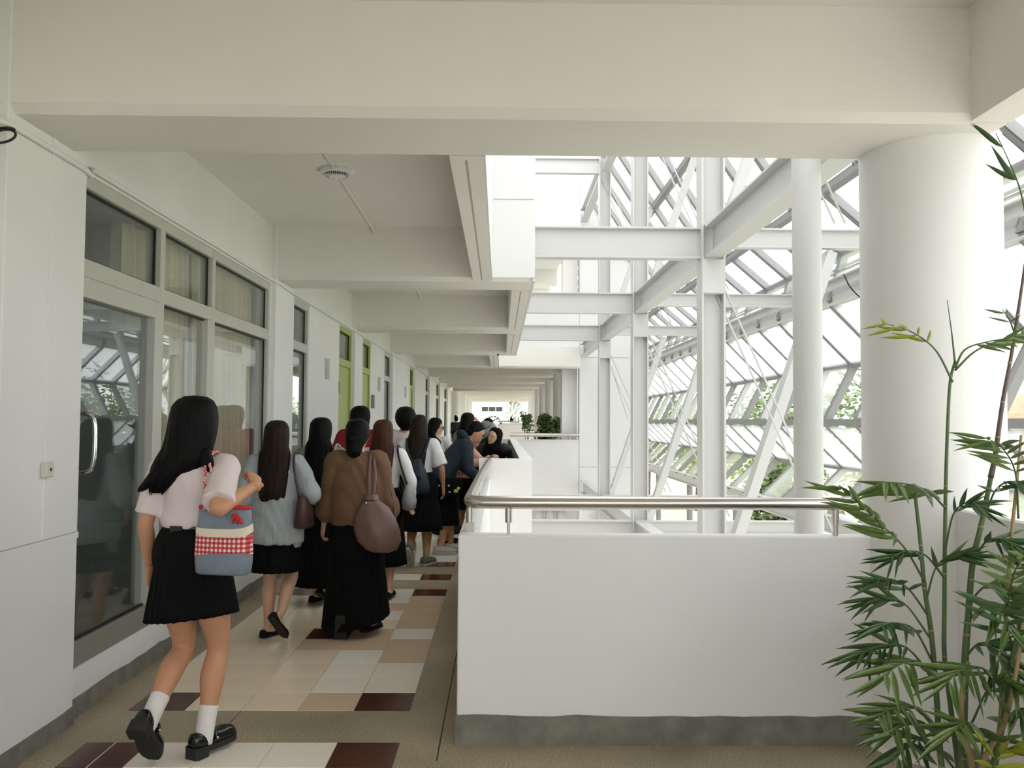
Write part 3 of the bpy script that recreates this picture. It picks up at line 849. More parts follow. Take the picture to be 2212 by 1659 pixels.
class Person:
    def __init__(s, label, loc, rz, h, skin='skin', bend=0.0, side=0.0, hyaw=0.0, hpitch=0.0, build=1.0, group=None):
        s.k = h / 1.60; s.rz = math.radians(rz); s.loc = Vector(loc)
        s.root = empty('person', loc, s.rz)
        tag(s.root, label, 'person', group)
        s.skin = skin; s.bend = math.radians(bend); s.side = math.radians(side); s.hy = math.radians(hyaw); s.hp = math.radians(hpitch); s.b = build
        s.body = MB(); s.clean = MB()
        s.grip = {}
    # frames ------------------------------------------------------------
    def U(s, p):
        p = Vector(p); f = smooth(.80, 1.12, p.z)
        if f <= 0: return p
        c = Vector((0, 0, .90))
        return c + Matrix.Rotation(-s.bend * f, 3, 'X') @ (Matrix.Rotation(s.side * f, 3, 'Y') @ (p - c))
    def Hd(s, p):
        n = Vector((0, -.01, 1.38))
        return s.U(n + Matrix.Rotation(s.hy, 3, 'Z') @ (Matrix.Rotation(-s.hp, 3, 'X') @ (Vector(p) - n)))
    def HM(s, p):
        w = smooth(1.28, 1.42, Vector(p).z)
        return s.U(p).lerp(s.Hd(p), w)
    def sc(s, mb):
        mb.v = [v * s.k for v in mb.v]; return mb
    def put(s, mb, name, m, parent=None, smooth_=True, sharp=None):
        return s.sc(mb).build(name, m, parent or s.root, smooth_, sharp)
    # body --------------------------------------------------------------
    def torso(s):
        b = s.b
        R = [(.79, .13, .09, -.01), (.84, .160 * b, .112 * b, -.015), (.90, .165 * b, .115 * b, -.015), (.97, .142 * b, .098 * b, -.005), (1.03, .122 * b, .086 * b, 0), (1.12, .132 * b, .095 * b, .005), (1.21, .148 * b, .104 * b, .005), (1.28, .150 * b, .096 * b, -.005), (1.325, .125, .075, -.015), (1.35, .075, .058, -.015), (1.375, .052, .052, -.01), (1.42, .05, .052, 0)]
        s.body.rings([ell((0, y, z), rx, ry, 24, s.U) for z, rx, ry, y in R])
        s.sh = {}
        for sg in (-1, 1):
            s.sh[sg] = s.U((sg * .158 * (0.6 + .4 * b), -.01, 1.295))
    def head(s, ear=True):
        H = s.Hd
        R = [(-.112, .03, .03, .018), (-.10, .045, .05, .018), (-.075, .058, .072, .008), (-.04, .068, .086, .0), (0, .073, .093, -.004), (.035, .074, .094, -.006), (.065, .069, .088, -.008), (.09, .056, .072, -.01), (.108, .034, .044, -.012), (.115, .01, .012, -.012)]
        s.body.rings([ell((0, y, 1.487 + z), rx, ry, 24, H) for z, rx, ry, y in R])
        # nose, brow, ears
        s.body.tube([H((0, .080, 1.505)), H((0, .098, 1.475)), H((0, .104, 1.462)), H((0, .086, 1.452))], [.008, .011, .013, .010], 8)
        if ear:
            for sg in (-1, 1):
                s.body.ball(H((sg * .075, -.005, 1.478)), (.010, .020, .030), 10, 7)
        s.body.ball(H((0, .078, 1.405)), (.025, .018, .016), 10, 7)
    def face(s):
        H = s.Hd
        for sg in (-1, 1):
            e = s.put(MB().ball(H((sg * .031, .080, 1.490)), (.012, .010, .007), 12, 8), 'eye', 'eye_white')
            s.put(MB().ball(H((sg * .031, .0885, 1.490)), (.0055, .004, .0062), 10, 6), 'iris', 'hair_black', e)
            s.put(MB().tube([H((sg * .014, .091, 1.508)), H((sg * .033, .089, 1.513)), H((sg * .05, .075, 1.507))], .004, 6), 'eyebrow', 'hair_black')
        s.put(MB().tube([H((-.023, .079, 1.432)), H((-.008, .0885, 1.434)), H((.008, .0885, 1.434)), H((.023, .079, 1.432))], [.003, .006, .006, .003], 8), 'mouth', 'lip')
    def leg(s, sg, ankle, knee_dir=(0, 1, 0), yaw=0, pitch=0, r=1.0):
        """yaw: toe out angle, pitch: heel-up angle in degrees"""
        hip = Vector((sg * .082, -.005, .83))
        k, a = ik(hip, ankle, .395, .365, knee_dir)
        m1 = hip.lerp(k, .5); m2 = k.lerp(a, .33); back = Vector((0, -.012, 0))
        s.body.tube([hip, m1, k, m2 + back, k.lerp(a, .7), a], [.088 * r, .071 * r, .050 * r, .054 * r, .040 * r, .032 * r], 16, 4)
        fwd = Matrix.Rotation(math.radians(yaw), 3, 'Z') @ (Matrix.Rotation(math.radians(-pitch), 3, 'X') @ Vector((0, 1, 0)))
        upv = Matrix.Rotation(math.radians(yaw), 3, 'Z') @ (Matrix.Rotation(math.radians(-pitch), 3, 'X') @ Vector((0, 0, 1)))
        heel = a - fwd * .045 - upv * .05
        s.body.tube([heel + upv * .02, a + fwd * .03 - upv * .04, a + fwd * .10 - upv * .052, a + fwd * .155 - upv * .058], [.030, .034, .030, .020], 12, 2, .75)
        if not hasattr(s, 'feet'): s.feet = {}
        s.feet[sg] = (a, fwd, upv, k)
        return a, k
    def arm(s, sg, wrist, pole=(0, -1, 0), curl=35, palm=(1, 0, 0), r=1.0, hand=True, fdir=None):
        sh = s.sh[sg]
        e, w = ik(sh, wrist, .265, .235, pole)
        s.body.tube([sh + Vector((-sg * .03, 0, .0)), sh.lerp(e, .12), sh.lerp(e, .55), e, e.lerp(w, .3), w], [.050 * r, .047 * r, .041 * r, .034 * r, .035 * r, .023 * r], 14, 4)
        s.el = getattr(s, 'el', {}); s.el[sg] = (sh, e, w)
        if hand: s.hand(sg, w, (Vector(fdir) if fdir else (w - e)).normalized(), Vector(palm), curl)
    def hand(s, sg, w, d, pn, curl):
        """palm + four unequal bent fingers + thumb; pn = palm facing direction"""
        pn = (pn - d * pn.dot(d)).normalized(); side = d.cross(pn).normalized()
        c = s.clean
        def ring(p, a, b, n=12): return [p + side * a * math.cos(2 * PI * j / n) + pn * b * math.sin(2 * PI * j / n) for j in range(n)]
        c.rings([ring(w - d * .03, .021, .019), ring(w + d * .0, .023, .018), ring(w + d * .03, .034, .017), ring(w + d * .065, .038, .015), ring(w + d * .082, .035, .012)])
        thumb_side = 1 if side.dot(Vector((0, 1, 0))) > 0 else -1
        for i, (o, L) in enumerate(((-.029, .060), (-.0098, .070), (.0098, .076), (.029, .068))):
            L = L if thumb_side > 0 else (.068, .076, .070, .060)[i]
            p = w + d * .078 + side * o; pts = [p - d * .012, p]; a = math.radians(curl) * .45; dd = d.copy()
            for j, q in enumerate((.45, .30, .25)):
                dd = (d * math.cos(a) + pn * math.sin(a)).normalized(); p = p + dd * L * q; pts.append(p); a += math.radians(curl) * .8
            c.tube(pts, [.0095, .0092, .0082, .0075, .0055], 8, 2)
        t0 = w + d * .022 + side * thumb_side * .026
        td = (d * .75 + side * thumb_side * .6 + pn * .35).normalized()
        c.tube([t0 - td * .01, t0 + td * .025, t0 + td * .045 + d * .008, t0 + td * .055 + d * .022], [.0125, .0115, .0095, .0065], 8, 2)
    def finish(s, voxel=.009):
        s.sc(s.body); s.sc(s.clean)
        o = fuse(s.body, voxel * s.k, 2, 'body', s.skin, s.root, s.clean if s.clean.v else None)
        return o
    # clothes -------------------------------------------------------------
    def top(s, m, R, sleeves, name='shirt', voxel=.010, jitter=.0025, collar=False, it=4):
        """R: rings (z, rx, ry, yoff); sleeves: {side: (fraction along the arm 0..2, radii)}"""
        mb = MB()
        mb.rings([ell((0, y, z), rx, ry, 30, s.U) for z, rx, ry, y in R])
        for sg, (t, rr) in sleeves.items():
            sh, e, w = s.el[sg]
            pts = [sh + Vector((-sg * .05, 0, -.005)), sh]
            n = 6
            for i in range(1, n + 1):
                q = t * i / n
                pts.append(sh.lerp(e, q) if q <= 1 else e.lerp(w, q - 1))
            rad = [rr[0] * 1.0, rr[0]] + [rr[0] + (rr[1] - rr[0]) * i / n for i in range(1, n + 1)]
            if len(rr) > 2: rad[-2] = rr[2]; rad[-3] = rr[2]
            mb.tube(pts, rad, 18, 3)
        s.sc(mb)
        o = fuse(mb, voxel * s.k, it, name, m, s.root, None, jitter)
        return o
    def skirt(s, m, z1, z0, rw, rh, pleats=26, amp=.05, name='skirt', yoff=0.0, lift=None, ph=0.0, fy=.82):
        n = pleats * 8; rows = 18; rs = []
        for i in range(rows + 1):
            t = i / rows; ring = []
            for j in range(n):
                a = 2 * PI * j / n
                ca, sa = math.cos(a), math.sin(a)
                rx = rw[0] + (rh[0] - rw[0]) * (t ** .8); ry = rw[1] + (rh[1] - rw[1]) * (t ** .8)
                hip = .022 * math.sin(PI * min(1, t * 2.2)) if t < .45 else 0
                u = (j / 8.0) % 1.0
                saw = (u / .8 if u < .8 else (1 - u) / .2) - .5
                w = 1 + amp * (.15 + .85 * t) * saw + .02 * t * math.sin(3 * a + ph) + .014 * t * math.sin(7 * a + ph * 2)
                z = z1 + (z0 - z1) * t + (lift(a) * t if lift else 0) + .006 * t * saw
                ring.append(Vector((ca * (rx + hip) * w, sa * (ry + hip) * w + yoff * t, z)))
            rs.append(ring)
        inner = [[Vector((p.x * .97, p.y * .97, p.z + .003)) for p in rs[-1]], [Vector((p.x * .55, p.y * .55, p.z + .06)) for p in rs[-1]]]
        mb = MB().rings(rs + inner, True, True)
        return s.put(mb, name, m)
    def shoe(s, sg, m, kind='flat', sole='sole_dark', size=1.0):
        a, f, u, k = s.feet[sg]; r = f.cross(u).normalized()
        o = a - u * .078
        prof = {'flat': [(-.072, .018, .042), (-.062, .030, .052), (-.03, .034, .046), (.02, .035, .036), (.08, .041, .034), (.12, .043, .038), (.15, .036, .032), (.172, .018, .018)],
                'mary': [(-.078, .022, .058), (-.066, .035, .066), (-.03, .040, .062), (.03, .041, .052), (.08, .047, .048), (.12, .049, .050), (.152, .041, .044), (.176, .022, .028)],
                'sneaker': [(-.080, .022, .060), (-.066, .036, .072), (-.03, .041, .075), (.03, .041, .072), (.08, .047, .058), (.12, .049, .050), (.152, .041, .042), (.178, .022, .026)]}[kind]
        z0 = {'flat': .006, 'mary': .022, 'sneaker': .022}[kind]
        rs = []
        for y, w, hh in prof:
            ring = []
            for j in range(20):
                a_ = 2 * PI * j / 20; ca, sa = math.cos(a_), math.sin(a_)
                zz = z0 + (hh * max(0, sa) ** .75 if sa > 0 else 0)
                ring.append(o + f * y * size + r * (w * size * math.copysign(abs(ca) ** .7, ca)) + u * zz)
            rs.append(ring)
        sh = s.put(MB().rings(rs), 'shoe', m)
        sl = []
        for y, w, hh in prof:
            ww = (w + .002) * size
            sl.append([o + f * y * size * 1.01 + r * q * ww + u * z for q, z in ((-1, 0), (1, 0), (1, z0 + .003), (-1, z0 + .003))])
        s.put(MB().rings(sl), 'sole', sole, sh, False)
        if kind == 'mary':
            hb = []
            for y, w in ((-.082, .03), (-.07, .042), (-.02, .043), (-.012, .040)):
                hb.append([o + f * y + r * q * w + u * z for q, z in ((-1, -.024), (1, -.024), (1, .03), (-1, .03))])
            s.put(MB().rings(hb), 'heel', 'sole_dark', sh, False)
            st = [o + f * .030 + r * .045 + u * .045, o + f * .032 + r * .034 + u * .078, o + f * .036 + u * .094, o + f * .032 - r * .034 + u * .078, o + f * .030 - r * .045 + u * .045]
            s.put(MB().tube(st, .007, 8, 4, 1), 'strap', m, sh)
            s.put(MB().ball(o + f * .03 + r * .049 + u * .05, .006, 8, 6), 'buckle', 'chrome', sh)
        return sh
    def sock(s, sg, m, top=.5):
        a, f, u, k = s.feet[sg]
        p = a.lerp(k, .30)
        s.put(MB().tube([a - u * .05 - f * .005, a, a.lerp(k, .15), p, a.lerp(k, .305)], [.042, .041, .041, .043, .039], 18, 2), 'sock', m)
    # hair --------------------------------------------------------------
    def hair(s, m, R, n=84, ragged=.05, strand=.035, seed=1, name='hair', back_only=None):
        """R rings (z, xoff, yoff, rx, ry); strands cut into the lower part"""
        rnd = random.Random(seed); off = [rnd.uniform(0, 1) for _ in range(n)]
        off = [(off[i] + off[i - 1] * .6 + off[(i + 1) % n] * .6) / 2.2 for i in range(n)]
        rs = []; L = len(R)
        # densify
        D = []
        for i in range(L - 1):
            for q in range(4):
                t = q / 4; t2 = t
                D.append(tuple(R[i][c] + (R[i + 1][c] - R[i][c]) * t2 for c in range(5)))
        D.append(R[-1])
        for i, (z, xo, yo, rx, ry) in enumerate(D):
            t = i / (len(D) - 1); ring = []
            for j in range(n):
                a = 2 * PI * j / n
                w = 1 + strand * smooth(.2, .7, t) * (math.sin(j * 2.6 + 3 * off[j]) * .6 + (off[j] - .5) * 1.4) + .008 * math.sin(j * 1.9)
                zz = z - ragged * (off[j] - .5) * 2 * smooth(.82, 1.0, t)
                ring.append(s.HM((xo + rx * math.cos(a) * w, yo + ry * math.sin(a) * w, zz)))
            rs.append(ring)
        return s.put(MB().rings(rs), name, m)
    def hair_long(s, m, tip, width=.115, depth=.05, seed=1, ragged=.04, xo=0.0, full=1.0, tipw=.7):
        f = full
        R = [(1.617, 0, -.018, .012, .012), (1.612, 0, -.018, .045 * f, .050 * f), (1.595, 0, -.020, .070 * f, .078 * f), (1.565, 0, -.024, .087 * f, .096 * f), (1.52, 0, -.028, .093 * f, .098 * f), (1.47, 0, -.034, .095 * f, .090 * f), (1.42, xo * .2, -.048, .097 * f, .074 * f), (1.37, xo * .5, -.062, width, .062)]
        z = 1.30; k = 0
        while z > tip + .05:
            q = (1.30 - z) / max(.01, 1.30 - tip)
            R.append((z, xo * (.6 + .4 * q), -.078 - .032 * min(1, q * 2), width * (1 - (1 - tipw) * q ** 1.5), depth * (1 - .25 * q)))
            z -= .07
        R.append((tip, xo, -.105, width * tipw, depth * .55)); R.append((tip - .012, xo, -.105, width * tipw * .8, depth * .3))
        return s.hair(m, R, seed=seed, ragged=ragged)
    def hair_short(s, m, name='hair', tilt=0):
        mb = MB(); c = Vector((0, -.014, 1.515)); R = Matrix.Rotation(math.radians(tilt), 3, 'X')
        rs = []
        for i in range(1, 16):
            a = PI * i / 15.5
            ring = []
            for j in range(36):
                b = 2 * PI * j / 36
                w = 1 + .02 * math.sin(j * 5 + i * 3)
                q = Vector((.082 * math.sin(a) * math.cos(b) * w, .104 * math.sin(a) * math.sin(b) * w, .104 * math.cos(a)))
                lim = -.05 + 2.0 * q.y
                if q.z < lim: q.z = lim - (lim - q.z) * .08
                ring.append(s.Hd(c + R @ q))
            rs.append(ring)
        mb.rings(rs)
        mb.ball(s.Hd((0, -.050, 1.455)), (.072, .052, .062), 20, 12)
        return s.put(mb, name, m)
    # things carried -------------------------------------------------------
    def bag(s, name, label, base, cat='bag', group=None):
        b = Vector(base) * s.k
        o = empty(name, s.loc + Matrix.Rotation(s.rz, 3, 'Z') @ b, s.rz); tag(o, label, cat, group)
        def part(mb, n, m, parent=None, sm=True, sharp=None):
            mb.v = [v * s.k - b for v in mb.v]
            return mb.build(n, m, parent or o, sm, sharp)
        return o, part

BASIC = [(.95, .148, .104, 0), (1.0, .146, .104, 0), (1.05, .142, .102, 0), (1.12, .148, .108, .004), (1.21, .162, .117, .004), (1.28, .160, .106, -.006), (1.32, .130, .082, -.014), (1.345, .085, .066, -.014), (1.362, .064, .060, -.012)]
def std(label, loc, rz, h, **kw):
    p = Person(label, loc, rz, h, **kw); p.torso(); p.head(); return p

# ---- 1 girl in front: white blouse, pleated skirt, gingham tote
p = std('girl in white blouse and short pleated black skirt with gingham tote, nearest', (-1.437, 4.06, 0), -10, 1.65, hyaw=-10, side=1, build=.93)
p.leg(1, (.068, .02, .102), yaw=-16, r=1.02)
p.leg(-1, (-.10, -.15, .20), (-.02, 1, 0), yaw=6, pitch=52, r=1.02)
p.arm(-1, (-.228, .03, .83), (-.02, -1, 0), curl=40, palm=(1, .2, 0))
p.arm(1, (.30, .0, 1.215), (.42, -.9, -.85), curl=60, palm=(-.7, .3, -.4), fdir=(-.35, .55, .35))
p.finish(.008)
R1 = [(1.01, .120, .090, 0), (1.025, .140, .104, 0), (1.05, .150, .110, 0), (1.08, .146, .108, 0), (1.14, .143, .110, .002), (1.22, .154, .116, .004), (1.285, .154, .104, -.006), (1.325, .130, .082, -.014), (1.35, .085, .068, -.016), (1.372, .064, .062, -.014)]
p.top('shirt_pink', R1, {-1: (.86, (.060, .064)), 1: (.86, (.064, .072))}, 'blouse', .008, .004)
p.skirt('black_cloth', 1.03, .615, (.130, .098), (.205, .18), 30, .06, lift=lambda a: .025 * math.cos(a) - .012 * math.sin(a))
bl = p.put(MB().rings([ell((0, 0, z), .139, .104, 40) for z in (.998, 1.034)]), 'belt', 'black_leather', None, True, 40)
p.put(MB().box(-.05, .01, -.108, -.103, .996, 1.036), 'belt_plate', 'black_patent', bl, False)
for sg in (-1, 1):
    p.shoe(sg, 'black_patent', 'mary'); p.sock(sg, 'sock_white')
p.put(MB().rings([ell((0, 0, 0), .024, .024, 16, lambda q: p.el[-1][2].lerp(p.el[-1][1], .06) + Vector((q.x, q.y, q.z + t))) for t in (-.004, .004)]), 'wristwatch', 'chrome')
p.hair('hair_black', [(1.617, 0, -.018, .012, .012), (1.612, 0, -.018, .05, .05), (1.595, 0, -.02, .078, .080), (1.565, 0, -.024, .098, .100), (1.52, 0, -.026, .108, .104), (1.47, 0, -.032, .113, .100), (1.42, -.002, -.042, .118, .088), (1.37, -.008, -.055, .124, .076), (1.33, -.02, -.07, .130, .066), (1.29, -.05, -.082, .115, .052), (1.25, -.092, -.095, .075, .036), (1.215, -.115, -.10, .05, .026), (1.19, -.13, -.10, .03, .014)], ragged=.035, seed=3, strand=.05)
p.put(MB().tube([p.HM((.085, -.06, 1.38)), p.HM((.105, -.085, 1.33)), p.HM((.118, -.08, 1.29)), p.HM((.122, -.07, 1.27))], [.03, .03, .02, .006], 10, 3), 'hair_lock', 'hair_black')
p.put(MB().tube([p.HM((-.10, -.10, 1.30)), p.HM((-.14, -.125, 1.235)), p.HM((-.175, -.135, 1.20)), p.HM((-.195, -.135, 1.185))], [.035, .026, .016, .005], 10, 3), 'hair_lock', 'hair_black')
# tote bag
o, part = p.bag('tote_bag', 'grey tote bag with red gingham panel and red rim on the nearest girl', (.215, -.13, .84))
def totepts(z, w, d): return ell((.215 - .012 * (1.13 - z), -.112, z), w, d, 40, None, 3.2)
body = part(MB().rings([totepts(.835, .112, .040), totepts(.845, .122, .052), totepts(.90, .126, .058), totepts(1.0, .124, .052), totepts(1.08, .119, .042), totepts(1.125, .116, .036)]), 'bag_body', 'denim')
part(MB().rings([totepts(1.118, .119, .0385), totepts(1.132, .119, .0385)]), 'rim', 'red_trim')
def strip(zf0, zf1, a0, a1, grow, n=48, rows=8):
    vs = []; fs = []; uv = []
    for i in range(n + 1):
        a = a0 + (a1 - a0) * i / n; u = i / n
        for r_ in range(rows + 1):
            z = zf0(u) + (zf1(u) - zf0(u)) * r_ / rows
            PR_ = [(.845, .122, .052), (.90, .126, .058), (1.0, .124, .052), (1.08, .119, .042), (1.125, .116, .036)]
            for (za, wa, da), (zb, wb, db) in zip(PR_, PR_[1:]):
                if za <= z <= zb:
                    f_ = (z - za) / (zb - za); w = wa + (wb - wa) * f_ + grow; d = da + (db - da) * f_ + grow
            q = ell((.215 - .012 * (1.13 - z), -.112, z), w, d, 360, None, 3.2)[int(round(math.degrees(a))) % 360]
            vs.append(q); uv.append((q.x - .1, z))
    q_ = rows + 1
    for i in range(n):
        for r_ in range(rows):
            a_ = i * q_ + r_; fs.append((a_, a_ + q_, a_ + q_ + 1, a_ + 1))
    m_ = MB().add(vs, fs); m_.uvs = uv
    return m_
def addstrip(mb, name, m, parent):
    uvs = mb.uvs; g = part(mb, name, m, parent)
    lay = g.data.uv_layers.new(name='UVMap')
    for lp_ in g.data.loops: lay.data[lp_.index].uv = uvs[lp_.vertex_index]
    return g
addstrip(strip(lambda u: .905 + .028 * math.sin(u * PI * .8) , lambda u: 1.028 - .018 * math.sin(u * PI), math.radians(186), math.radians(372), .0025), 'gingham_panel', 'gingham', body)
addstrip(strip(lambda u: 1.022 - .022 * math.sin(u * PI) , lambda u: 1.046 - .016 * math.sin(u * PI) + .012 * u, math.radians(186), math.radians(372), .004), 'cream_band', 'cream_trim', body)
shp = p.sh[1] + Vector((-.02, -.02, .052))
for q, (xa, ya) in enumerate(((.135, -.150), (.19, -.148))):
    part(MB().tube([(xa, ya, 1.115), (xa + .002, ya + .0, 1.20), shp + Vector((-.030 + .015 * q, -.066, -.02)), shp + Vector((-.022 + .012 * q, -.005, .020)), shp + Vector((-.03, .05, -.04)), (xa - .02, -.03, 1.20), (xa + .01, -.10, 1.115)], .0065, 8, 6), 'handle', 'rope_red')
for ang in (-.7, .1, .8):
    part(MB().tube([(.285, -.156, 1.10), (.295 + .02 * ang, -.166, 1.085 - .01 * ang), (.30 + .03 * ang, -.165, 1.06)], [.006, .008, .004], 8, 3), 'bow_ribbon', 'red_trim')

FV = 1.3
# ---- 2 girl in grey cardigan
p = std('girl in loose grey cardigan with long brown hair and maroon shoulder bag', (-1.60, 6.20, 0), -4, 1.535, skin='skin_pale')
p.leg(-1, (-.055, .02, .085), yaw=-22)
p.leg(1, (.085, -.13, .20), (0, 1, 0), yaw=-25, pitch=48)
p.arm(-1, (-.22, .10, .90), (-.4, -.7, 0), curl=40)
p.arm(1, (.215, .16, 1.02), (.5, -1, -.1), curl=60, palm=(-1, 0, 0))
p.finish()
R2 = [(.705, .21, .172, -.02), (.76, .218, .178, -.02), (.85, .212, .166, -.018), (.95, .200, .148, -.012), (1.05, .188, .130, -.006), (1.15, .184, .126, 0), (1.24, .178, .120, 0), (1.29, .162, .105, -.006), (1.325, .125, .08, -.014), (1.35, .08, .065, -.014), (1.365, .062, .06, -.012)]
p.top('cardigan', R2, {-1: (1.25, (.072, .085)), 1: (1.45, (.070, .066))}, 'cardigan', .010, .006)
for sg in (-1, 1):
    p.put(MB().rings([ell((sg * .16, -.03, z), .055 - .0 * z, .10, 24) for z in (.86, .78)] + [ell((sg * .175, -.03, .66 + .02 * sg), .02, .05, 24)]), 'cardigan_tail', 'cardigan')
p.skirt('black_cloth', .84, .50, (.15, .11), (.20, .172), 26, .05)
for sg in (-1, 1): p.shoe(sg, 'black_suede', 'flat')
p.hair_long('hair_brown', .99, .118, .05, seed=5, ragged=.05, tipw=.75)
o, part = p.bag('shoulder_bag', 'maroon shoulder bag under the right arm of the grey cardigan girl', (.235, -.09, .83), 'bag')
part(MB().rings([ell((.235, -.08, z), a, b, 28, None, 3) for z, a, b in ((.83, .05, .10), (.84, .062, .115), (.95, .052, .112), (1.05, .03, .10), (1.06, .02, .095))]), 'bag_body', 'maroon_leather')
part(MB().tube([(.205, -.12, 1.05), p.sh[1] + Vector((.0, -.09, -.02)), p.sh[1] + Vector((-.01, -.01, .085)), p.sh[1] + Vector((.02, .09, -.02)), (.24, .02, 1.05)], .008, 8, 6), 'strap', 'maroon_leather')

# ---- 3 girl in grey checked top, long skirt
p = std('girl in grey top with very long black hair and long black skirt', (-1.52, 7.35, 0), -8, 1.56, skin='skin_pale', hyaw=-10)
p.leg(-1, (-.06, .06, .085), yaw=-15)
p.leg(1, (.09, -.10, .15), yaw=-30, pitch=35)
p.arm(-1, (-.21, .10, .88), (-.4, -.7, 0))
p.arm(1, (.20, .14, 1.0), (.6, -1, -.1), curl=60, palm=(-1, 0, 0))
p.finish()
p.top('grey_top', [(.86, .19, .135, -.01), (.95, .188, .132, -.01), (1.05, .178, .124, -.004)] + BASIC[3:], {-1: (1.6, (.068, .06)), 1: (1.7, (.070, .060))}, 'blouse', .010, .005)
p.skirt('black_cloth', .93, .17, (.15, .11), (.255, .225), 22, .05)
for sg in (-1, 1): p.shoe(sg, 'black_suede', 'flat')
p.hair_long('hair_black', 1.0, .125, .055, seed=8, ragged=.06, tipw=.6, full=1.03)
o, part = p.bag('shoulder_bag', 'dark strap bag on the shoulder of the girl in the grey top', (.23, -.03, .82), 'bag')
part(MB().rings([ell((.235, .02, z), a, b, 24, None, 3) for z, a, b in ((.82, .04, .09), (.84, .05, .11), (1.0, .04, .11), (1.03, .02, .10))]), 'bag_body', 'black_leather')
part(MB().tube([(.225, -.06, 1.02), p.sh[1] + Vector((.0, -.10, 0)), p.sh[1] + Vector((-.01, -.01, .085)), p.sh[1] + Vector((.02, .09, -.02)), (.24, .09, 1.02)], .011, 8, 6), 'strap', 'grey_leather')

# ---- 4 woman in brown sweater
p = std('woman in loose brown sweater and long black skirt with tied-back hair', (-1.045, 6.32, 0), 2, 1.55, skin='skin', build=1.05)
p.leg(1, (.085, .08, .085), yaw=-28)
p.leg(-1, (-.085, -.14, .14), (0, 1, 0), yaw=2, pitch=72)
p.arm(-1, (-.262, .05, .76), (-.5, -.7, 0), curl=55, palm=(.8, .3, 0))
p.arm(1, (.26, .06, .765), (.6, -.7, 0), curl=70, palm=(-.8, .4, 0))
p.finish()
R4 = [(.80, .150, .12, -.01), (.82, .185, .138, -.01), (.88, .20, .148, -.01), (.97, .205, .148, -.006), (1.08, .200, .142, 0), (1.18, .198, .138, 0), (1.25, .19, .126, -.004), (1.295, .168, .106, -.01), (1.33, .125, .082, -.014), (1.355, .085, .07, -.014), (1.372, .068, .064, -.012)]
p.top('brown_cloth', R4, {-1: (1.88, (.085, .045, .085)), 1: (1.88, (.085, .045, .09))}, 'sweater', .010, .006)
p.skirt('black_cloth', .90, .09, (.16, .12), (.25, .225), 18, .05, lift=lambda a: .05 * math.cos(a - .3))
for sg in (-1, 1): p.shoe(sg, 'black_suede', 'flat')
p.hair('hair_black', [(1.617, 0, -.015, .012, .012), (1.612, 0, -.016, .045, .05), (1.595, 0, -.02, .070, .078), (1.56, 0, -.024, .087, .096), (1.515, 0, -.03, .092, .098), (1.475, 0, -.04, .088, .090), (1.44, -.006, -.058, .076, .078), (1.405, -.012, -.078, .060, .062), (1.37, -.014, -.09, .056, .052), (1.34, -.014, -.092, .042, .038), (1.325, -.014, -.09, .018, .014)], ragged=.012, seed=9, strand=.03)
sc = p.put(MB().ball(p.HM((-.02, -.135, 1.47)), (.025, .014, .012), 10, 6), 'hair_tie', 'black_suede')
o, part = p.bag('slouchy_backpack', 'slouchy brown leather bag hanging on the brown sweater woman', (.19, -.16, .64), 'bag')
bx, by = .165, -.185
def br(z, x, w, d, ph=0): return [Vector((bx + x + w * math.cos(2 * PI * j / 48) * (1 + .03 * math.sin(5 * 2 * PI * j / 48 + z * 20)), by + d * math.sin(2 * PI * j / 48) * (1 + .05 * math.sin(7 * 2 * PI * j / 48 + z * 9)), z)) for j in range(48)]
bb = part(MB().rings([br(.635, .045, .06, .03), br(.655, .04, .115, .065), br(.72, .022, .160, .085), br(.80, .01, .168, .088), br(.88, -.005, .152, .078), br(.965, -.02, .110, .056), br(1.02, -.035, .05, .034), br(1.055, -.04, .05, .034), br(1.06, -.04, .03, .02)]), 'bag_body', 'brown_leather')
part(MB().rings([br(1.005, -.034, .054, .037), br(1.02, -.035, .054, .037)]), 'drawstring', 'black_leather', bb)
part(MB().ball((bx - .07, by - .035, 1.0), .009, 8, 6), 'ring', 'chrome', bb)
for dx in (-.012, .016):
    part(MB().tube([(bx - .04 + dx, by, 1.05), (bx - .04 + dx * 1.6, by + .03, 1.18), p.sh[1] + Vector((-.045 + dx, -.075, .03)), p.sh[1] + Vector((-.05 + dx, -.01, .075))], .012, 8, 5, .5), 'strap', 'brown_leather')
part(MB().tube([(bx + .10, by + .06, .70), (bx + .13, by + .12, .85), (.25, -.02, 1.1), p.sh[1] + Vector((.02, .06, .02))], .010, 8, 5, .5), 'strap', 'brown_leather')
o, part = p.bag('phone', 'white phone held in the right hand of the brown sweater woman', (.285, .13, .69), 'phone')
part(MB().bevbox(.262, .272, .08, .15, .66, .80, .003), 'case', 'white_plastic', None, False)

FV = 1.5
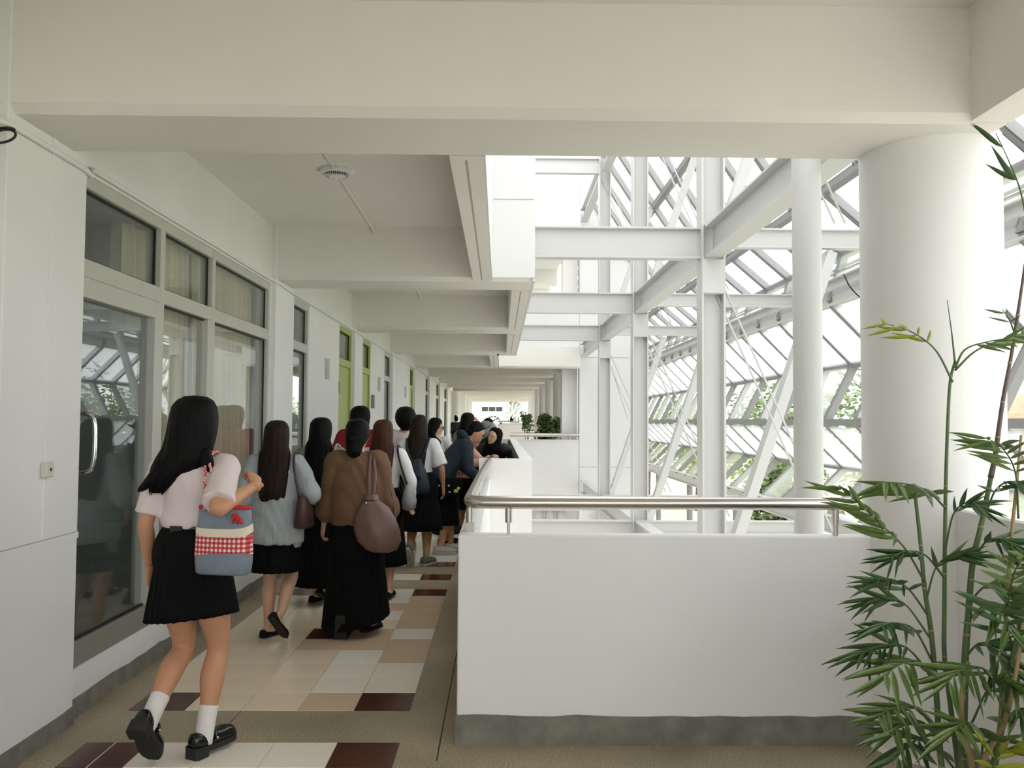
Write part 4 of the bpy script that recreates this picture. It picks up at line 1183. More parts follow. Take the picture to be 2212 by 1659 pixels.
# ---- 5 person in red
p = std('person in dark red shirt with short black hair, mostly hidden behind the group', (-1.56, 9.6, 0), 0, 1.69, build=1.12)
p.leg(1, (.09, .1, .085)); p.leg(-1, (-.09, -.08, .09))
p.arm(-1, (-.24, .08, .85), (-.5, -.7, 0)); p.arm(1, (.24, .10, .85), (.5, -.7, 0))
p.finish(.011)
p.top('red_cloth', [(.80, .20, .14, -.01), (.9, .205, .14, -.01), (1.05, .20, .135, 0), (1.2, .20, .135, 0), (1.29, .19, .115, -.006), (1.33, .13, .085, -.014), (1.365, .07, .066, -.012)], {-1: (.95, (.085, .085)), 1: (.95, (.085, .085))}, 'shirt', .012, .005)
p.skirt('black_cloth', .95, .25, (.16, .12), (.22, .19), 14, .03, 'trousers')
p.hair('hair_black', [(1.622, 0, -.015, .02, .02), (1.615, 0, -.016, .055, .06), (1.595, 0, -.02, .085, .09), (1.555, 0, -.026, .104, .108), (1.50, 0, -.034, .108, .108), (1.44, 0, -.05, .10, .09), (1.39, 0, -.06, .085, .07), (1.36, 0, -.06, .04, .03)], ragged=.01, seed=4)
for sg in (-1, 1): p.shoe(sg, 'black_leather', 'sneaker')

# ---- 6 auburn hair girl
p = std('girl with long auburn hair in white shirt carrying a grey bag', (-1.03, 7.6, 0), -5, 1.545, skin='skin_pale')
p.leg(1, (.08, -.08, .10)); p.leg(-1, (-.08, .1, .085))
p.arm(-1, (-.21, .12, .9), (-.4, -.8, 0)); p.arm(1, (.24, .08, .86), (.6, -.8, 0))
p.finish(.010)
p.top('shirt_white', BASIC, {-1: (1.7, (.068, .05)), 1: (1.7, (.068, .05))}, 'blouse', .011, .004)
p.skirt('black_cloth', 1.0, .30, (.15, .115), (.22, .19), 22, .05)
for sg in (-1, 1): p.shoe(sg, 'black_suede', 'flat')
p.hair_long('hair_auburn', 1.05, .11, .05, seed=11, ragged=.05, tipw=.8)
o, part = p.bag('shoulder_bag', 'light grey rounded bag at the side of the auburn haired girl', (.27, -.08, .80), 'bag')
part(MB().rings([ell((.255, -.06, z), a, b, 28, None, 2.6) for z, a, b in ((.80, .03, .05), (.815, .055, .10), (.88, .062, .125), (.97, .045, .11), (1.04, .02, .07))]), 'bag_body', 'grey_leather')
part(MB().tube([(.25, -.12, 1.02), p.sh[1] + Vector((.01, -.10, -.02)), p.sh[1] + Vector((-.015, -.01, .085)), p.sh[1] + Vector((.02, .09, -.02)), (.26, .02, 1.02)], .010, 8, 6), 'strap', 'black_leather')

# ---- 7 person in white shirt with rounded black hair
p = std('person in white shirt with rounded black hair past the auburn haired girl', (-1.16, 10.5, 0), 10, 1.69, build=1.08)
p.leg(1, (.09, -.12, .10)); p.leg(-1, (-.09, .1, .085))
p.arm(-1, (-.24, .12, .9), (-.5, -.8, 0)); p.arm(1, (.22, .15, .95), (.5, -.8, 0))
p.finish(.011)
p.top('shirt_pink', BASIC, {-1: (.9, (.078, .080)), 1: (.9, (.078, .080))}, 'shirt', .012, .004)
p.skirt('black_cloth', 1.0, .30, (.16, .12), (.21, .18), 14, .03)
p.hair('hair_black', [(1.63, 0, -.02, .02, .02), (1.622, 0, -.02, .06, .06), (1.595, 0, -.026, .095, .095), (1.55, 0, -.034, .116, .112), (1.50, 0, -.042, .122, .114), (1.45, 0, -.052, .112, .10), (1.41, 0, -.06, .09, .078), (1.37, 0, -.065, .055, .05), (1.35, 0, -.065, .03, .03)], ragged=.01, seed=14, strand=.02)
for sg in (-1, 1): p.shoe(sg, 'grey_plate', 'sneaker', 'sole_light')

FV = 1.4
# ---- 8 girl with backpack
p = std('girl in white shirt with very long dark brown hair and navy drawstring backpack', (-.87, 9.25, 0), -6, 1.60)
p.leg(1, (.085, .02, .085), yaw=-20, r=1.05)
p.leg(-1, (-.06, -.16, .19), yaw=-8, pitch=55, r=1.05)
p.arm(-1, (-.235, .10, .86), (-.5, -.7, 0)); p.arm(1, (.255, .06, .83), (.5, -.7, 0), palm=(-1, 0, 0))
p.finish()
p.top('shirt_white', BASIC, {-1: (.92, (.07, .078)), 1: (.92, (.07, .080))}, 'shirt', .010, .004)
p.skirt('black_cloth', 1.0, .385, (.15, .115), (.255, .215), 24, .05)
for sg in (-1, 1): p.shoe(sg, 'sneaker_green', 'sneaker', 'sole_light')
p.hair_long('hair_brown', 1.07, .105, .05, seed=21, ragged=.06, tipw=.75)
o, part = p.bag('drawstring_backpack', 'navy drawstring backpack on the girl with very long hair', (0, -.20, .78), 'backpack')
def nb(z, w, d, y=-.185): return [Vector((w * math.copysign(abs(math.cos(2 * PI * j / 44)) ** .7, math.cos(2 * PI * j / 44)) * (1 + .03 * math.sin(9 * 2 * PI * j / 44)), y + d * math.sin(2 * PI * j / 44), z)) for j in range(44)]
bb = part(MB().rings([nb(.775, .10, .03), nb(.785, .140, .065), nb(.86, .150, .08), nb(.95, .135, .078), nb(1.03, .105, .06), nb(1.10, .075, .045, -.165), nb(1.135, .06, .035, -.155), nb(1.15, .055, .03, -.15)]), 'bag_body', 'navy_bag')
part(MB().rings([[Vector((x * (1 if q else .8), -.262 + (.01 if z > 1 else 0) - .004 * math.cos(x * 10), z)) for x in (-.07, -.035, 0, .035, .07)] + [Vector((x, -.25 + (.01 if z > 1 else 0), z)) for x in (.07, .035, 0, -.035, -.07)] for q, z in ((1, .93), (1, .98), (1, 1.04))]), 'flap', 'navy_bag', bb)
for z in (.95, .83): part(MB().ball((0, -.272, z), .012, 10, 6), 'snap', 'alu', bb)
for sg in (-1, 1):
    part(MB().tube([(sg * .05, -.15, 1.13), (sg * .10, -.14, 1.25), p.sh[sg] + Vector((-sg * .04, -.04, .065)), p.sh[sg] + Vector((-sg * .04, .07, .02))], .014, 8, 5, .5), 'strap', 'navy_bag')

FV = 1.6
# ---- 9 girl with glasses turned to the side
p = std('girl with dark hair and glasses turning sideways, behind the very long hair', (-.90, 11.75, 0), 0, 1.575, hyaw=-80, hpitch=10, skin='skin_pale')
p.leg(1, (.08, .05, .085)); p.leg(-1, (-.08, -.05, .085))
p.arm(-1, (-.2, .15, .95), (-.4, -.8, 0)); p.arm(1, (.16, .22, 1.05), (.6, -.8, 0))
p.finish(.011); p.face()
p.top('shirt_white', BASIC, {-1: (.9, (.07, .075)), 1: (.9, (.07, .075))}, 'shirt', .012, .004)
p.skirt('black_cloth', 1.0, .36, (.15, .115), (.22, .19), 20, .05)
p.hair_long('hair_black', 1.12, .10, .05, seed=23, ragged=.05, tipw=.6, full=.98)
gl = MB()
for sg in (-1, 1):
    c = p.Hd((sg * .033, .098, 1.488)); q1 = p.Hd((sg * .033 + .02, .098, 1.488)) - c; q2 = p.Hd((sg * .033, .098, 1.508)) - c
    gl.tube([c + q1 * math.cos(2 * PI * i / 16) * 1.1 + q2 * math.sin(2 * PI * i / 16) for i in range(17)], .003, 6)
gl.tube([p.Hd((-.012, .1, 1.49)), p.Hd((.012, .1, 1.49))], .003, 6)
for sg in (-1, 1): gl.tube([p.Hd((sg * .055, .095, 1.49)), p.Hd((sg * .082, 0, 1.49))], .003, 6)
p.put(gl, 'eyeglasses', 'black_plastic')
for sg in (-1, 1): p.shoe(sg, 'black_suede', 'flat')

# ---- 10 bending person in navy hoodie
p = std('person in navy hoodie bending over the corridor parapet', (-.66, 10.1, 0), -78, 1.66, bend=38, hpitch=2, build=1.08)
p.leg(1, (.08, -.04, .085), yaw=-5); p.leg(-1, (-.08, .10, .085))
p.arm(1, (.20, .42, .80), (.3, -1, -.4), curl=50, palm=(-1, 0, 0)); p.arm(-1, (-.16, .46, .86), (-.3, -1, -.4), curl=50)
p.finish(.009); p.face()
p.top('navy_cloth', [(.78, .185, .135, -.01), (.88, .195, .14, -.01), (1.0, .19, .135, 0), (1.12, .185, .135, 0), (1.24, .19, .13, 0), (1.30, .165, .105, -.01), (1.34, .115, .085, -.016), (1.37, .078, .072, -.014)], {-1: (1.85, (.08, .052)), 1: (1.85, (.08, .052))}, 'hoodie', .011, .006)
p.put(MB().tube([p.U((-.09, -.02, 1.36)), p.U((-.06, -.10, 1.375)), p.U((0, -.125, 1.37)), p.U((.06, -.10, 1.375)), p.U((.09, -.02, 1.36))], [.03, .045, .05, .045, .03], 12, 4), 'hood', 'navy_cloth')
p.skirt('black_cloth', .90, .33, (.16, .12), (.20, .185), 12, .03)
p.hair_short('hair_black')
for sg in (-1, 1): p.shoe(sg, 'grey_plate', 'sneaker', 'sole_light')
o, part = p.bag('printed_pouch', 'black pouch with bright yellow and blue print at the hip of the navy hoodie', (.22, .02, .66), 'bag')
bb = part(MB().rings([ell((.215, .03, z), .05, w, 28, None, 3) for z, w in ((.66, .12), (.68, .16), (.80, .165), (.86, .15))]), 'bag_body', 'black_cloth')
for (yy, zz, rr, mm) in ((.10, .72, .028, 'yellow_print'), (.13, .75, .02, 'yellow_print'), (-.04, .75, .022, 'blue_print'), (-.09, .78, .016, 'blue_print'), (.02, .78, .014, 'paper'), (.03, .71, .013, 'paper'), (-.12, .80, .02, 'red_trim')):
    part(MB().ball((.262, yy, zz), (.006, rr, rr * .8), 10, 6), 'print', mm, bb)
o, part = p.bag('band_loop', 'cream looped band held in the hands of the navy hoodie', (.05, .50, .78), 'strap')
part(MB().tube([(.18, .45, .80), (.22, .50, .90), (.15, .47, .98), (.02, .42, 1.0)], .008, 8, 5), 'band', 'cream_trim')

# ---- 11 woman with hand on her head
p = std('woman in heather grey sweater with hand raised to long black hair', (-.46, 12.2, 0), -35, 1.65, hpitch=8)
p.leg(1, (.08, .04, .085)); p.leg(-1, (-.08, -.04, .085))
p.arm(-1, (-.2, .2, .95), (-.4, -.8, 0)); p.arm(1, (.115, .10, 1.47), (1, .1, -.5), curl=60, palm=(-1, -.2, 0), fdir=(-.5, -.2, .7))
p.finish(.010); p.face()
p.top('heather', BASIC, {-1: (1.8, (.075, .05)), 1: (1.85, (.078, .05, .07))}, 'sweater', .011, .005)
p.skirt('black_cloth', 1.0, .30, (.16, .12), (.22, .19), 18, .04)
p.hair_long('hair_black', 1.08, .115, .055, seed=31, ragged=.05, tipw=.7)
for sg in (-1, 1): p.shoe(sg, 'black_suede', 'flat')

# ---- 12 pink sleeve person leaning on the balcony wall
p = std('person in dusty pink top leaning forward behind the navy hoodie', (-.68, 11.0, 0), -105, 1.56, bend=38, hpitch=5, skin='skin_pale')
p.leg(1, (.08, .0, .085)); p.leg(-1, (-.08, .0, .085))
p.arm(1, (.12, .62, 1.10), (.6, -.4, -.6), curl=60, palm=(0, 0, -1)); p.arm(-1, (-.02, .60, 1.12), (-.6, -.4, -.6), curl=60, palm=(0, 0, -1))
p.finish(.010); p.face()
p.top('pink_cloth', BASIC, {-1: (1.8, (.075, .048)), 1: (1.8, (.075, .048))}, 'sweater', .011, .005)
p.skirt('navy_cloth', 1.0, .12, (.16, .12), (.20, .18), 10, .03, 'trousers')
p.hair_short('hair_black')
for sg in (-1, 1): p.shoe(sg, 'black_suede', 'flat')
o, part = p.bag('sling_bag', 'dusty pink bag with dark red lettering hanging from the pink leaning person', (.24, .30, .86), 'bag')
bb = part(MB().rings([ell((.22, .30, z), .035, w, 28, None, 3) for z, w in ((.86, .10), (.875, .125), (.98, .115), (1.06, .05), (1.08, .03))]), 'bag_body', 'pink_bag')
for i, (yy, zz) in enumerate(((.22, .91), (.26, .905), (.30, .90), (.34, .905), (.38, .91))):
    part(MB().box(.252, .258, yy - .012, yy + .006, zz, zz + .032).box(.252, .258, yy - .012, yy + .014, zz + .012, zz + .018), 'letter_print', 'red_print', bb, False)
part(MB().tube([(.22, .28, 1.07), (.19, .26, 1.2), p.sh[1] + Vector((-.05, -.06, .05))], .010, 8, 5, .5), 'strap', 'pink_bag')
part(MB().tube([(.22, .24, 1.02), (.25, .12, .98), (.22, -.02, .92)], .010, 8, 5, .5), 'strap', 'pink_bag')

# ---- 13 woman in black headscarf
p = std('woman in black headscarf looking back over the balcony parapet', (-.04, 12.0, 0), 168, 1.55, bend=40, hpitch=-32, hyaw=-28, skin='skin_pale')
p.leg(1, (.08, .0, .085)); p.leg(-1, (-.08, .0, .085))
p.arm(-1, (-.22, .28, 1.02), (-.5, -.8, 0)); p.arm(1, (.2, .22, .98), (.5, -.8, 0))
p.finish(.010); p.face()
p.top('dark_layer', [(.80, .20, .15, -.01)] + BASIC[1:], {-1: (1.85, (.08, .055)), 1: (1.85, (.08, .055))}, 'jacket', .011, .006)
p.skirt('black_cloth', .95, .10, (.17, .13), (.23, .21), 14, .04)
p.hair('black_cloth', [(1.622, 0, -.02, .02, .02), (1.615, 0, -.02, .055, .055), (1.595, 0, -.026, .08, .08), (1.55, 0, -.036, .098, .094), (1.49, 0, -.042, .102, .09), (1.42, 0, -.036, .10, .098), (1.37, 0, -.02, .115, .118), (1.32, 0, -.01, .16, .135), (1.26, 0, 0, .185, .145), (1.20, 0, 0, .17, .13), (1.19, 0, 0, .1, .08)], ragged=.02, seed=33, strand=.02, name='headscarf')
for sg in (-1, 1): p.shoe(sg, 'black_suede', 'flat')

# ---- 14 far man
p = std('man with short black hair and dark jacket far down the corridor in profile', (-.34, 15.6, 0), -75, 1.60, bend=10, hpitch=14)
p.leg(1, (.08, .0, .085)); p.leg(-1, (-.08, .0, .085))
p.arm(-1, (-.2, .3, .98), (-.4, -.8, 0)); p.arm(1, (.2, .3, .98), (.4, -.8, 0))
p.finish(.012); p.face()
p.top('dark_layer', BASIC, {-1: (1.85, (.08, .055)), 1: (1.85, (.08, .055))}, 'jacket', .013, .005)
p.skirt('black_cloth', .98, .1, (.16, .12), (.18, .16), 8, .02, 'trousers')
p.hair_short('hair_black')
for sg in (-1, 1): p.shoe(sg, 'black_suede', 'flat')

# ---- 15 dark figure at the far wall end
p = std('dark clothed figure at the far end of the left wall', (-2.0, 38.9, 0), 20, 1.72)
p.leg(1, (.08, .0, .085)); p.leg(-1, (-.08, .0, .085))
p.arm(-1, (-.2, .1, .85), (-.4, -.8, 0)); p.arm(1, (.2, .1, .85), (.4, -.8, 0))
p.finish(.014)
p.top('dark_layer', BASIC, {-1: (1.85, (.08, .055)), 1: (1.85, (.08, .055))}, 'jacket', .014, .004)
p.skirt('black_cloth', .98, .1, (.16, .12), (.18, .16), 8, .02, 'trousers')
p.hair_short('hair_black')
for sg in (-1, 1): p.shoe(sg, 'black_suede', 'flat')
bpy.data.scenes.remove(TMP)
# ================================================================== OUTDOORS
g = MB().box(-60, 120, -60, 160, -3.8, -3.62).build('ground', 'lawn'); struct(g, 'pale lawn outside below the building')
struct(MB().box(-40, 8.6, -50, 75, -3.62, -3.60).build('floor_lower', 'paving'), 'pale paving on the ground under the atrium')
struct(MB().box(12.0, 13.6, -20, 80, -3.62, -3.605).build('path', 'paving'), 'pale path across the lawn')
def leaf_cloud(center, rad, n, size, seed, flat=.35):
    rnd = random.Random(seed); mb = MB(); c = Vector(center)
    blobs = [(Vector((rnd.uniform(-.55, .55) * rad[0], rnd.uniform(-.55, .55) * rad[1], rnd.uniform(-.5, .6) * rad[2])), rnd.uniform(.35, .6)) for _ in range(9)]
    for i in range(n):
        b, br_ = rnd.choice(blobs)
        d = Vector((rnd.gauss(0, 1), rnd.gauss(0, 1), rnd.gauss(0, 1))).normalized()
        p = c + b + Vector((d.x * rad[0], d.y * rad[1], d.z * rad[2])) * br_ * (rnd.random() ** .35)
        t = Vector((rnd.gauss(0, 1), rnd.gauss(0, 1), rnd.gauss(0, flat))).normalized()
        q = t.cross(Vector((rnd.gauss(0, 1), rnd.gauss(0, 1), rnd.gauss(0, 1)))).normalized()
        s = size * rnd.uniform(.6, 1.3)
        mb.add([p - t * s, p + q * s * .42, p + t * s, p - q * s * .42], [(0, 1, 2, 3)])
    return mb
def tree(x, y, top, r, seed, label, m='tree_leaf', n=2600):
    root = empty('tree', (x, y, -3.62)); tag(root, label, 'tree', 'trees outside the screen')
    h = top + 3.62
    local(MB().tube([(x, y, -3.7), (x + .1, y, -3.62 + h * .35), (x, y + .1, -3.62 + h * .7)], [.16, .12, .06], 8, 3), root).build('trunk', 'bark', root, True)
    for k in range(3):
        a = k * 2.1 + seed
        local(MB().tube([(x, y, -3.62 + h * .4), (x + .5 * r * math.cos(a), y + .5 * r * math.sin(a), -3.62 + h * .65)], [.07, .03], 6), root).build('branch', 'bark', root, True)
    f = local(leaf_cloud((x, y, -3.62 + h * .62), (r, r, h * .40), n, .13, seed), root).build('foliage', m, root)
    f['kind'] = 'stuff'
TL = ['round green tree beyond the screen, nearest on the right', 'green tree beyond the screen behind the slim round post', 'green tree beyond the screen left of the slim round post', 'dense green tree beyond the screen by the nearest steel column', 'tall green tree farther beyond the screen', 'pale green tree beyond the screen by the second steel column', 'green tree far down the lawn', 'low green tree between the struts', 'farthest pale tree on the lawn', 'low dense tree seen under the screen', 'light tree at the right beside the house']
for i, (x, y, t, r, mm) in enumerate(((10.0, 21.5, 2.5, 1.5, 'tree_leaf_light'), (11.4, 25.2, 3.0, 1.8, 'tree_leaf'), (10.5, 30.2, 3.2, 2.0, 'tree_leaf'), (11.5, 35.6, 3.4, 2.2, 'tree_leaf'), (15.0, 31, 3.6, 2.2, 'tree_leaf'), (10.5, 41, 3.2, 2.2, 'tree_leaf_light'), (11.5, 50, 3.4, 2.4, 'tree_leaf'), (9.0, 17.2, .6, 1.3, 'tree_leaf'), (10.0, 58, 3.4, 2.6, 'tree_leaf_light'), (8.9, 27.2, .8, 1.2, 'tree_leaf'), (14.5, 17, 2.2, 1.8, 'tree_leaf_light'))):
    tree(x, y, t, r, i + 3, TL[i], mm)
# house with an orange roof at the right
hs = empty('house', (24, 33, -3.62)); tag(hs, 'house with an orange tiled roof beyond the right edge', 'house')
local(MB().box(19, 29, 29, 37, -3.62, 1.72), hs).build('wall', 'bright_paint', hs)
for i in range(5):
    z = 1.7 + i * .2; o_ = i * .55
    local(MB().box(18.4 + o_, 29.6 - o_, 28.4 + o_, 37.6 - o_, z, z + .22), hs).build('roof_course', 'roof_tile', hs)
for y in (30.5, 33.0, 35.5):
    w = local(MB().box(18.96, 19.02, y - .5, y + .5, 0.0, 1.3), hs).build('window', 'alu', hs)
    local(MB().box(18.94, 18.97, y - .42, y + .42, .08, 1.22), hs).build('pane', 'window_dark', w)
# far white building closing the corridor view
fb = empty('far_building', (-2.5, 80, -3.62)); tag(fb, 'white building with three dark windows past the corridor end', 'building')
local(MB().box(-9, .55, 80, 88, -3.62, 9), fb).build('wall', 'bright_paint', fb)
for i in range(3):
    x0 = at(1041 + 15.5 * i, 884, 79.9).x
    w = local(MB().box(x0 - .04, x0 + .60, 79.93, 80.0, at(1060, 889, 80).z, at(1060, 878, 80).z), fb).build('window', 'alu', fb)
    local(MB().box(x0, x0 + .56, 79.9, 79.95, at(1060, 888, 80).z, at(1060, 879, 80).z), fb).build('pane', 'window_dark', w)
ff = empty('far_screen', (2.0, 72, -3.62)); tag(ff, 'far folded white screen glimpsed past the corridor end', 'screen')
apex = at(1103, 912, 72)
for i, (px, py) in enumerate(((1096, 862), (1108, 870), (1116, 872), (1128, 880), (1136, 884))):
    q = at(px, py, 72)
    local(MB().bar(apex, q, .16, .10, (0, 1, 0)), ff).build('bar', 'steel_paint', ff)
for i, (px, py, qx, qy) in enumerate(((1114, 862, 1138, 884), (1126, 862, 1140, 872))):
    local(MB().bar(at(px, py, 72), at(qx, qy, 72), .10, .08, (0, 1, 0)), ff).build('bar', 'steel_paint', ff)
local(MB().box(.5, 4, 71.9, 72.1, -3.62, at(1100, 914, 72).z), ff).build('base_wall', 'bright_paint', ff)
tree(1.9, 90, 5.0, 1.6, 44, 'green tree glimpsed past the far corridor end', 'tree_leaf', 1500)
# planter wall near the corridor end
pw = empty('planter', (.66, 48, 0)); tag(pw, 'grey planter box across the far corridor', 'planter')
local(MB().bevbox(-.13, 1.46, 48, 48.7, 0, 1.36, .02), pw).build('box', 'wall_paint', pw)
local(MB().box(-.05, 1.40, 48.05, 48.65, 1.30, 1.385), pw).build('soil', 'soil', pw)
local(MB().tube([(-.1, 48.1, 1.5), (1.43, 48.1, 1.5)], .035, 8), pw).build('rail', 'stainless', pw, True)
tw_ = empty('bare_plant', (-.45, 47.6, 0)); tag(tw_, 'bare branching plant left of the grey planter box', 'plant')
rnd = random.Random(5)
local(MB().lathe([(.12, 0), (.16, .3), (.15, .3), (.13, .28)], (-.45, 47.6, 0), 16), tw_).build('pot', 'pot_white', tw_, True, 40)
local(MB().tube([(-.45, 47.6, .2), (-.42, 47.6, 1.0)], .03, 6), tw_).build('trunk', 'bark', tw_, True)
for k in range(9):
    a = -1.3 + k * .32
    q = Vector((-.42 + .45 * math.sin(a), 47.6 + rnd.uniform(-.2, .2), 1.25 + .5 * math.cos(a)))
    local(MB().tube([(-.42, 47.6, .98), ((-.42 + q.x) / 2, 47.6, 1.2), q], [.02, .015, .008], 5, 3), tw_).build('branch', 'bark', tw_, True)
    lc = local(leaf_cloud(q, (.10, .10, .08), 10, .07, k + 60), tw_).build('leaf_cluster', 'bush_leaf', tw_)
def bush(px, py, y, rx, rzz, seed, label, n):
    c = at(px, py, y)
    root = empty('potted_bush', (c.x, y, 0)); tag(root, label, 'plant')
    local(MB().lathe([(.13, 0), (.20, .42), (.21, .45), (.19, .45), (.17, .40)], (c.x, y, 0), 24), root).build('pot', 'pot_white', root, True, 40)
    local(MB().lathe([(.02, .41), (.175, .41), (.175, .40)], (c.x, y, 0), 20), root).build('soil', 'soil', root)
    for k in range(5):
        a = k * 1.26
        local(MB().tube([(c.x, y, .38), (c.x + .12 * math.cos(a), y + .12 * math.sin(a), c.z - .2), (c.x + .28 * math.cos(a), y + .2 * math.sin(a), c.z + .15)], [.018, .013, .007], 6, 3), root).build('stem', 'bark', root, True)
    f = local(leaf_cloud(c, (rx, .40, rzz), n, .055, seed), root).build('foliage', 'bush_leaf', root); f['kind'] = 'stuff'
bush(1188, 924, 23.7, .44, .46, 71, 'leafy bush in a white pot behind the far handrail', 2200)
bush(1138, 914, 33.5, .30, .50, 72, 'smaller leafy bush beyond the far pier', 900)

# ================================================================== PALM IN FRONT OF THE COLUMN
PD = 3.22
base = at(2080, 1659, PD)
palm = empty('palm', (base.x, PD, 0)); tag(palm, 'tall slender bamboo palm in front of the round column', 'palm')
palm_pot = local(MB().lathe([(.20, 0), (.27, .10), (.28, .13), (.265, .13), (.25, .115)], (base.x, PD - .02, 0), 40), palm).build('pot', 'soil', palm, True, 40)
local(MB().lathe([(.02, .118), (.255, .118), (.255, .10)], (base.x, PD - .02, 0), 32), palm).build('soil', 'soil', palm)
def pp_(px, py, dd=0.0):
    # plan offset grows with height above the pot so that stems really lean in depth
    return at(px, py, PD + dd)
def stem(pts, r, m='stem_green', dd=(0, 0), nodes=6):
    P = []
    n = len(pts)
    for i, (x, y) in enumerate(pts):
        P.append(pp_(x, y, dd[0] + (dd[1] - dd[0]) * i / (n - 1)))
    if pts[0][1] > 1500:
        b = P[0]; P.insert(0, Vector((base.x + (b.x - base.x) * .6, PD - .02 + (b.y - PD) * .6, .08)))
    R = [r * (1 - .5 * i / (len(P) - 1)) for i in range(len(P))]
    s = local(MB().tube(P, R, 10, 5), palm).build('stem', m, palm, True)
    # leaf-scar rings
    for k in range(1, nodes):
        t = k / nodes * (len(P) - 1); i = int(t); f = t - i
        q = P[i].lerp(P[min(i + 1, len(P) - 1)], f); d = (P[min(i + 1, len(P) - 1)] - P[i]).normalized()
        local(MB().tube([q - d * .003, q + d * .003], R[i] * 1.06, 10), palm).build('stem_ring', 'stem_tan', s, True)
    return s
# leaflet shapes shared between all fronds (length along +x = 1)
leaf_me = {}
for m_ in ('leaf', 'leaf_dark', 'leaf_yellow'):
    for v in range(2):
        mb = MB(); n = 7; rows = []
        for i in range(n + 1):
            t = i / n
            w = .5 * (math.sin(PI * min(1, t * 1.0) ** .75)) * (1 - .15 * t) if t < 1 else 0
            w = max(.0, .5 * math.sin(PI * t ** .72))
            z = -(.10 + .12 * v) * t * t
            rows.append([Vector((t, -w, z + .0)), Vector((t, 0, z - .10 * w * 2)), Vector((t, w, z))])
        vs = [p_ for r_ in rows for p_ in r_]; fs = []
        for i in range(n):
            for j in range(2):
                a = i * 3 + j; fs.append((a, a + 1, a + 4, a + 3))
        mb.add(vs, fs)
        me = mb.mesh('leaflet'); me.materials.append(M[m_]); me.shade_smooth(); leaf_me[(m_, v)] = me
PR = random.Random(12)
PO = Vector(palm.location)
NL = [0]; REST = {}
def frond(pts, dd=(0, -.15), n=8, L=.16, m='leaf', start=.3, ang=50, w=.020, one=0, r=.0045):
    """curved rachis with leaflets; dd = depth offset from base to tip"""
    k = len(pts)
    P = [pp_(x, y, dd[0] + (dd[1] - dd[0]) * i / (k - 1)) for i, (x, y) in enumerate(pts)]
    # dense curve
    mbt = MB(); Q = []
    E = [P[0] * 2 - P[1]] + P + [P[-1] * 2 - P[-2]]
    for i in range(1, len(E) - 2):
        for q in range(8):
            t = q / 8; a, b, c, d = E[i - 1], E[i], E[i + 1], E[i + 2]
            Q.append(.5 * ((2 * b) + (c - a) * t + (2 * a - 5 * b + 4 * c - d) * t * t + (3 * b - a - 3 * c + d) * t ** 3))
    Q.append(P[-1])
    Q = [q - Q[0] for q in Q]
    o = mbt.tube(Q, [r * (1 - .7 * i / (len(Q) - 1)) for i in range(len(Q))], 6).build('frond', 'stem_green', None, True)
    o.parent = palm; o.location = P[0] - PO
    tot = len(Q) - 1
    for i in range(n):
        u = start + (1 - start) * (i + .5) / n
        f = u * tot; a = int(f); a = min(a, tot - 1)
        p = Q[a].lerp(Q[a + 1], f - a); d = (Q[a + 1] - Q[a]).normalized()
        side = d.cross(Vector((0, 0, 1)))
        if side.length < .2: side = Vector((1, 0, 0))
        side.normalize(); upv = side.cross(d).normalized()
        for sg in (-1, 1):
            if one and sg != one: continue
            th = math.radians(ang * (1 - .5 * (u - start)) + PR.uniform(-9, 9))
            dirv = (d * math.cos(th) + side * sg * math.sin(th) + upv * PR.uniform(-.25, .25) + Vector((0, 0, -.12))).normalized()
            ll = 1.35 * L * (1 - .45 * abs(u - .55) * 1.6) * PR.uniform(.85, 1.12)
            yv = dirv.cross(upv); yv.normalize(); zv = dirv.cross(yv) * -1
            mtx = Matrix((dirv * ll, yv * w * .72, zv * ll)).transposed().to_4x4()
            v_ = PR.randint(0, 1); NL[0] += 1
            if NL[0] <= 300:
                l_ = link('leaflet', leaf_me[(m, v_)], o)
                l_.matrix_local = Matrix.Translation(p) @ mtx
            else:
                src = leaf_me[(m, v_)]; T = Matrix.Translation(P[0] - PO) @ Matrix.Translation(p) @ mtx
                REST.setdefault(m, MB()).add([T @ q.co for q in src.vertices], [tuple(f_.vertices) for f_ in src.polygons])
stem([(2034, 1655), (2022, 1490), (2011, 1362), (1997, 1270), (1989, 1178), (1974, 1045)], .0125)
stem([(2070, 1659), (2050, 1500), (2040, 1417), (2040, 1300), (2041, 1180), (2043, 1050), (2046, 950), (2052, 830), (2063, 780)], .0105, dd=(.03, .10))
stem([(2080, 1659), (2082, 1527), (2085, 1417), (2092, 1325), (2101, 1215), (2122, 1123), (2150, 983)], .0165, dd=(-.05, -.02))
stem([(2140, 1032), (2150, 983), (2166, 869), (2189, 742), (2216, 560)], .0105, 'stem_purple', dd=(-.025, .0))
stem([(2150, 1659), (2166, 1490), (2173, 1329), (2186, 1150), (2196, 1050), (2206, 940)], .0095, 'stem_tan', dd=(-.1, -.1))
stem([(2150, 1640), (2173, 1527), (2188, 1417), (2213, 1321)], .014, dd=(-.15, -.2))
stem([(2100, 1659), (2078, 1560), (2080, 1480), (2092, 1430)], .013, 'stem_tan', dd=(-.12, -.12))
stem([(2120, 1659), (2170, 1560), (2200, 1420), (2220, 1260)], .011, 'stem_tan', dd=(-.2, -.25))
frond([(2058, 825), (2020, 755), (1965, 715), (1905, 697)], (.06, -.05), 5, .11, 'leaf_yellow', .38, 48, .016)
frond([(2063, 795), (2085, 755), (2135, 738), (2195, 728)], (.08, .0), 5, .10, 'leaf', .45, 40, .014)
frond([(2063, 800), (2105, 760), (2160, 735), (2225, 715)], (.08, -.1), 4, .10, 'leaf', .5, 40, .014)
frond([(2063, 785), (2056, 720), (2046, 648)], (.08, .05), 0, .1)
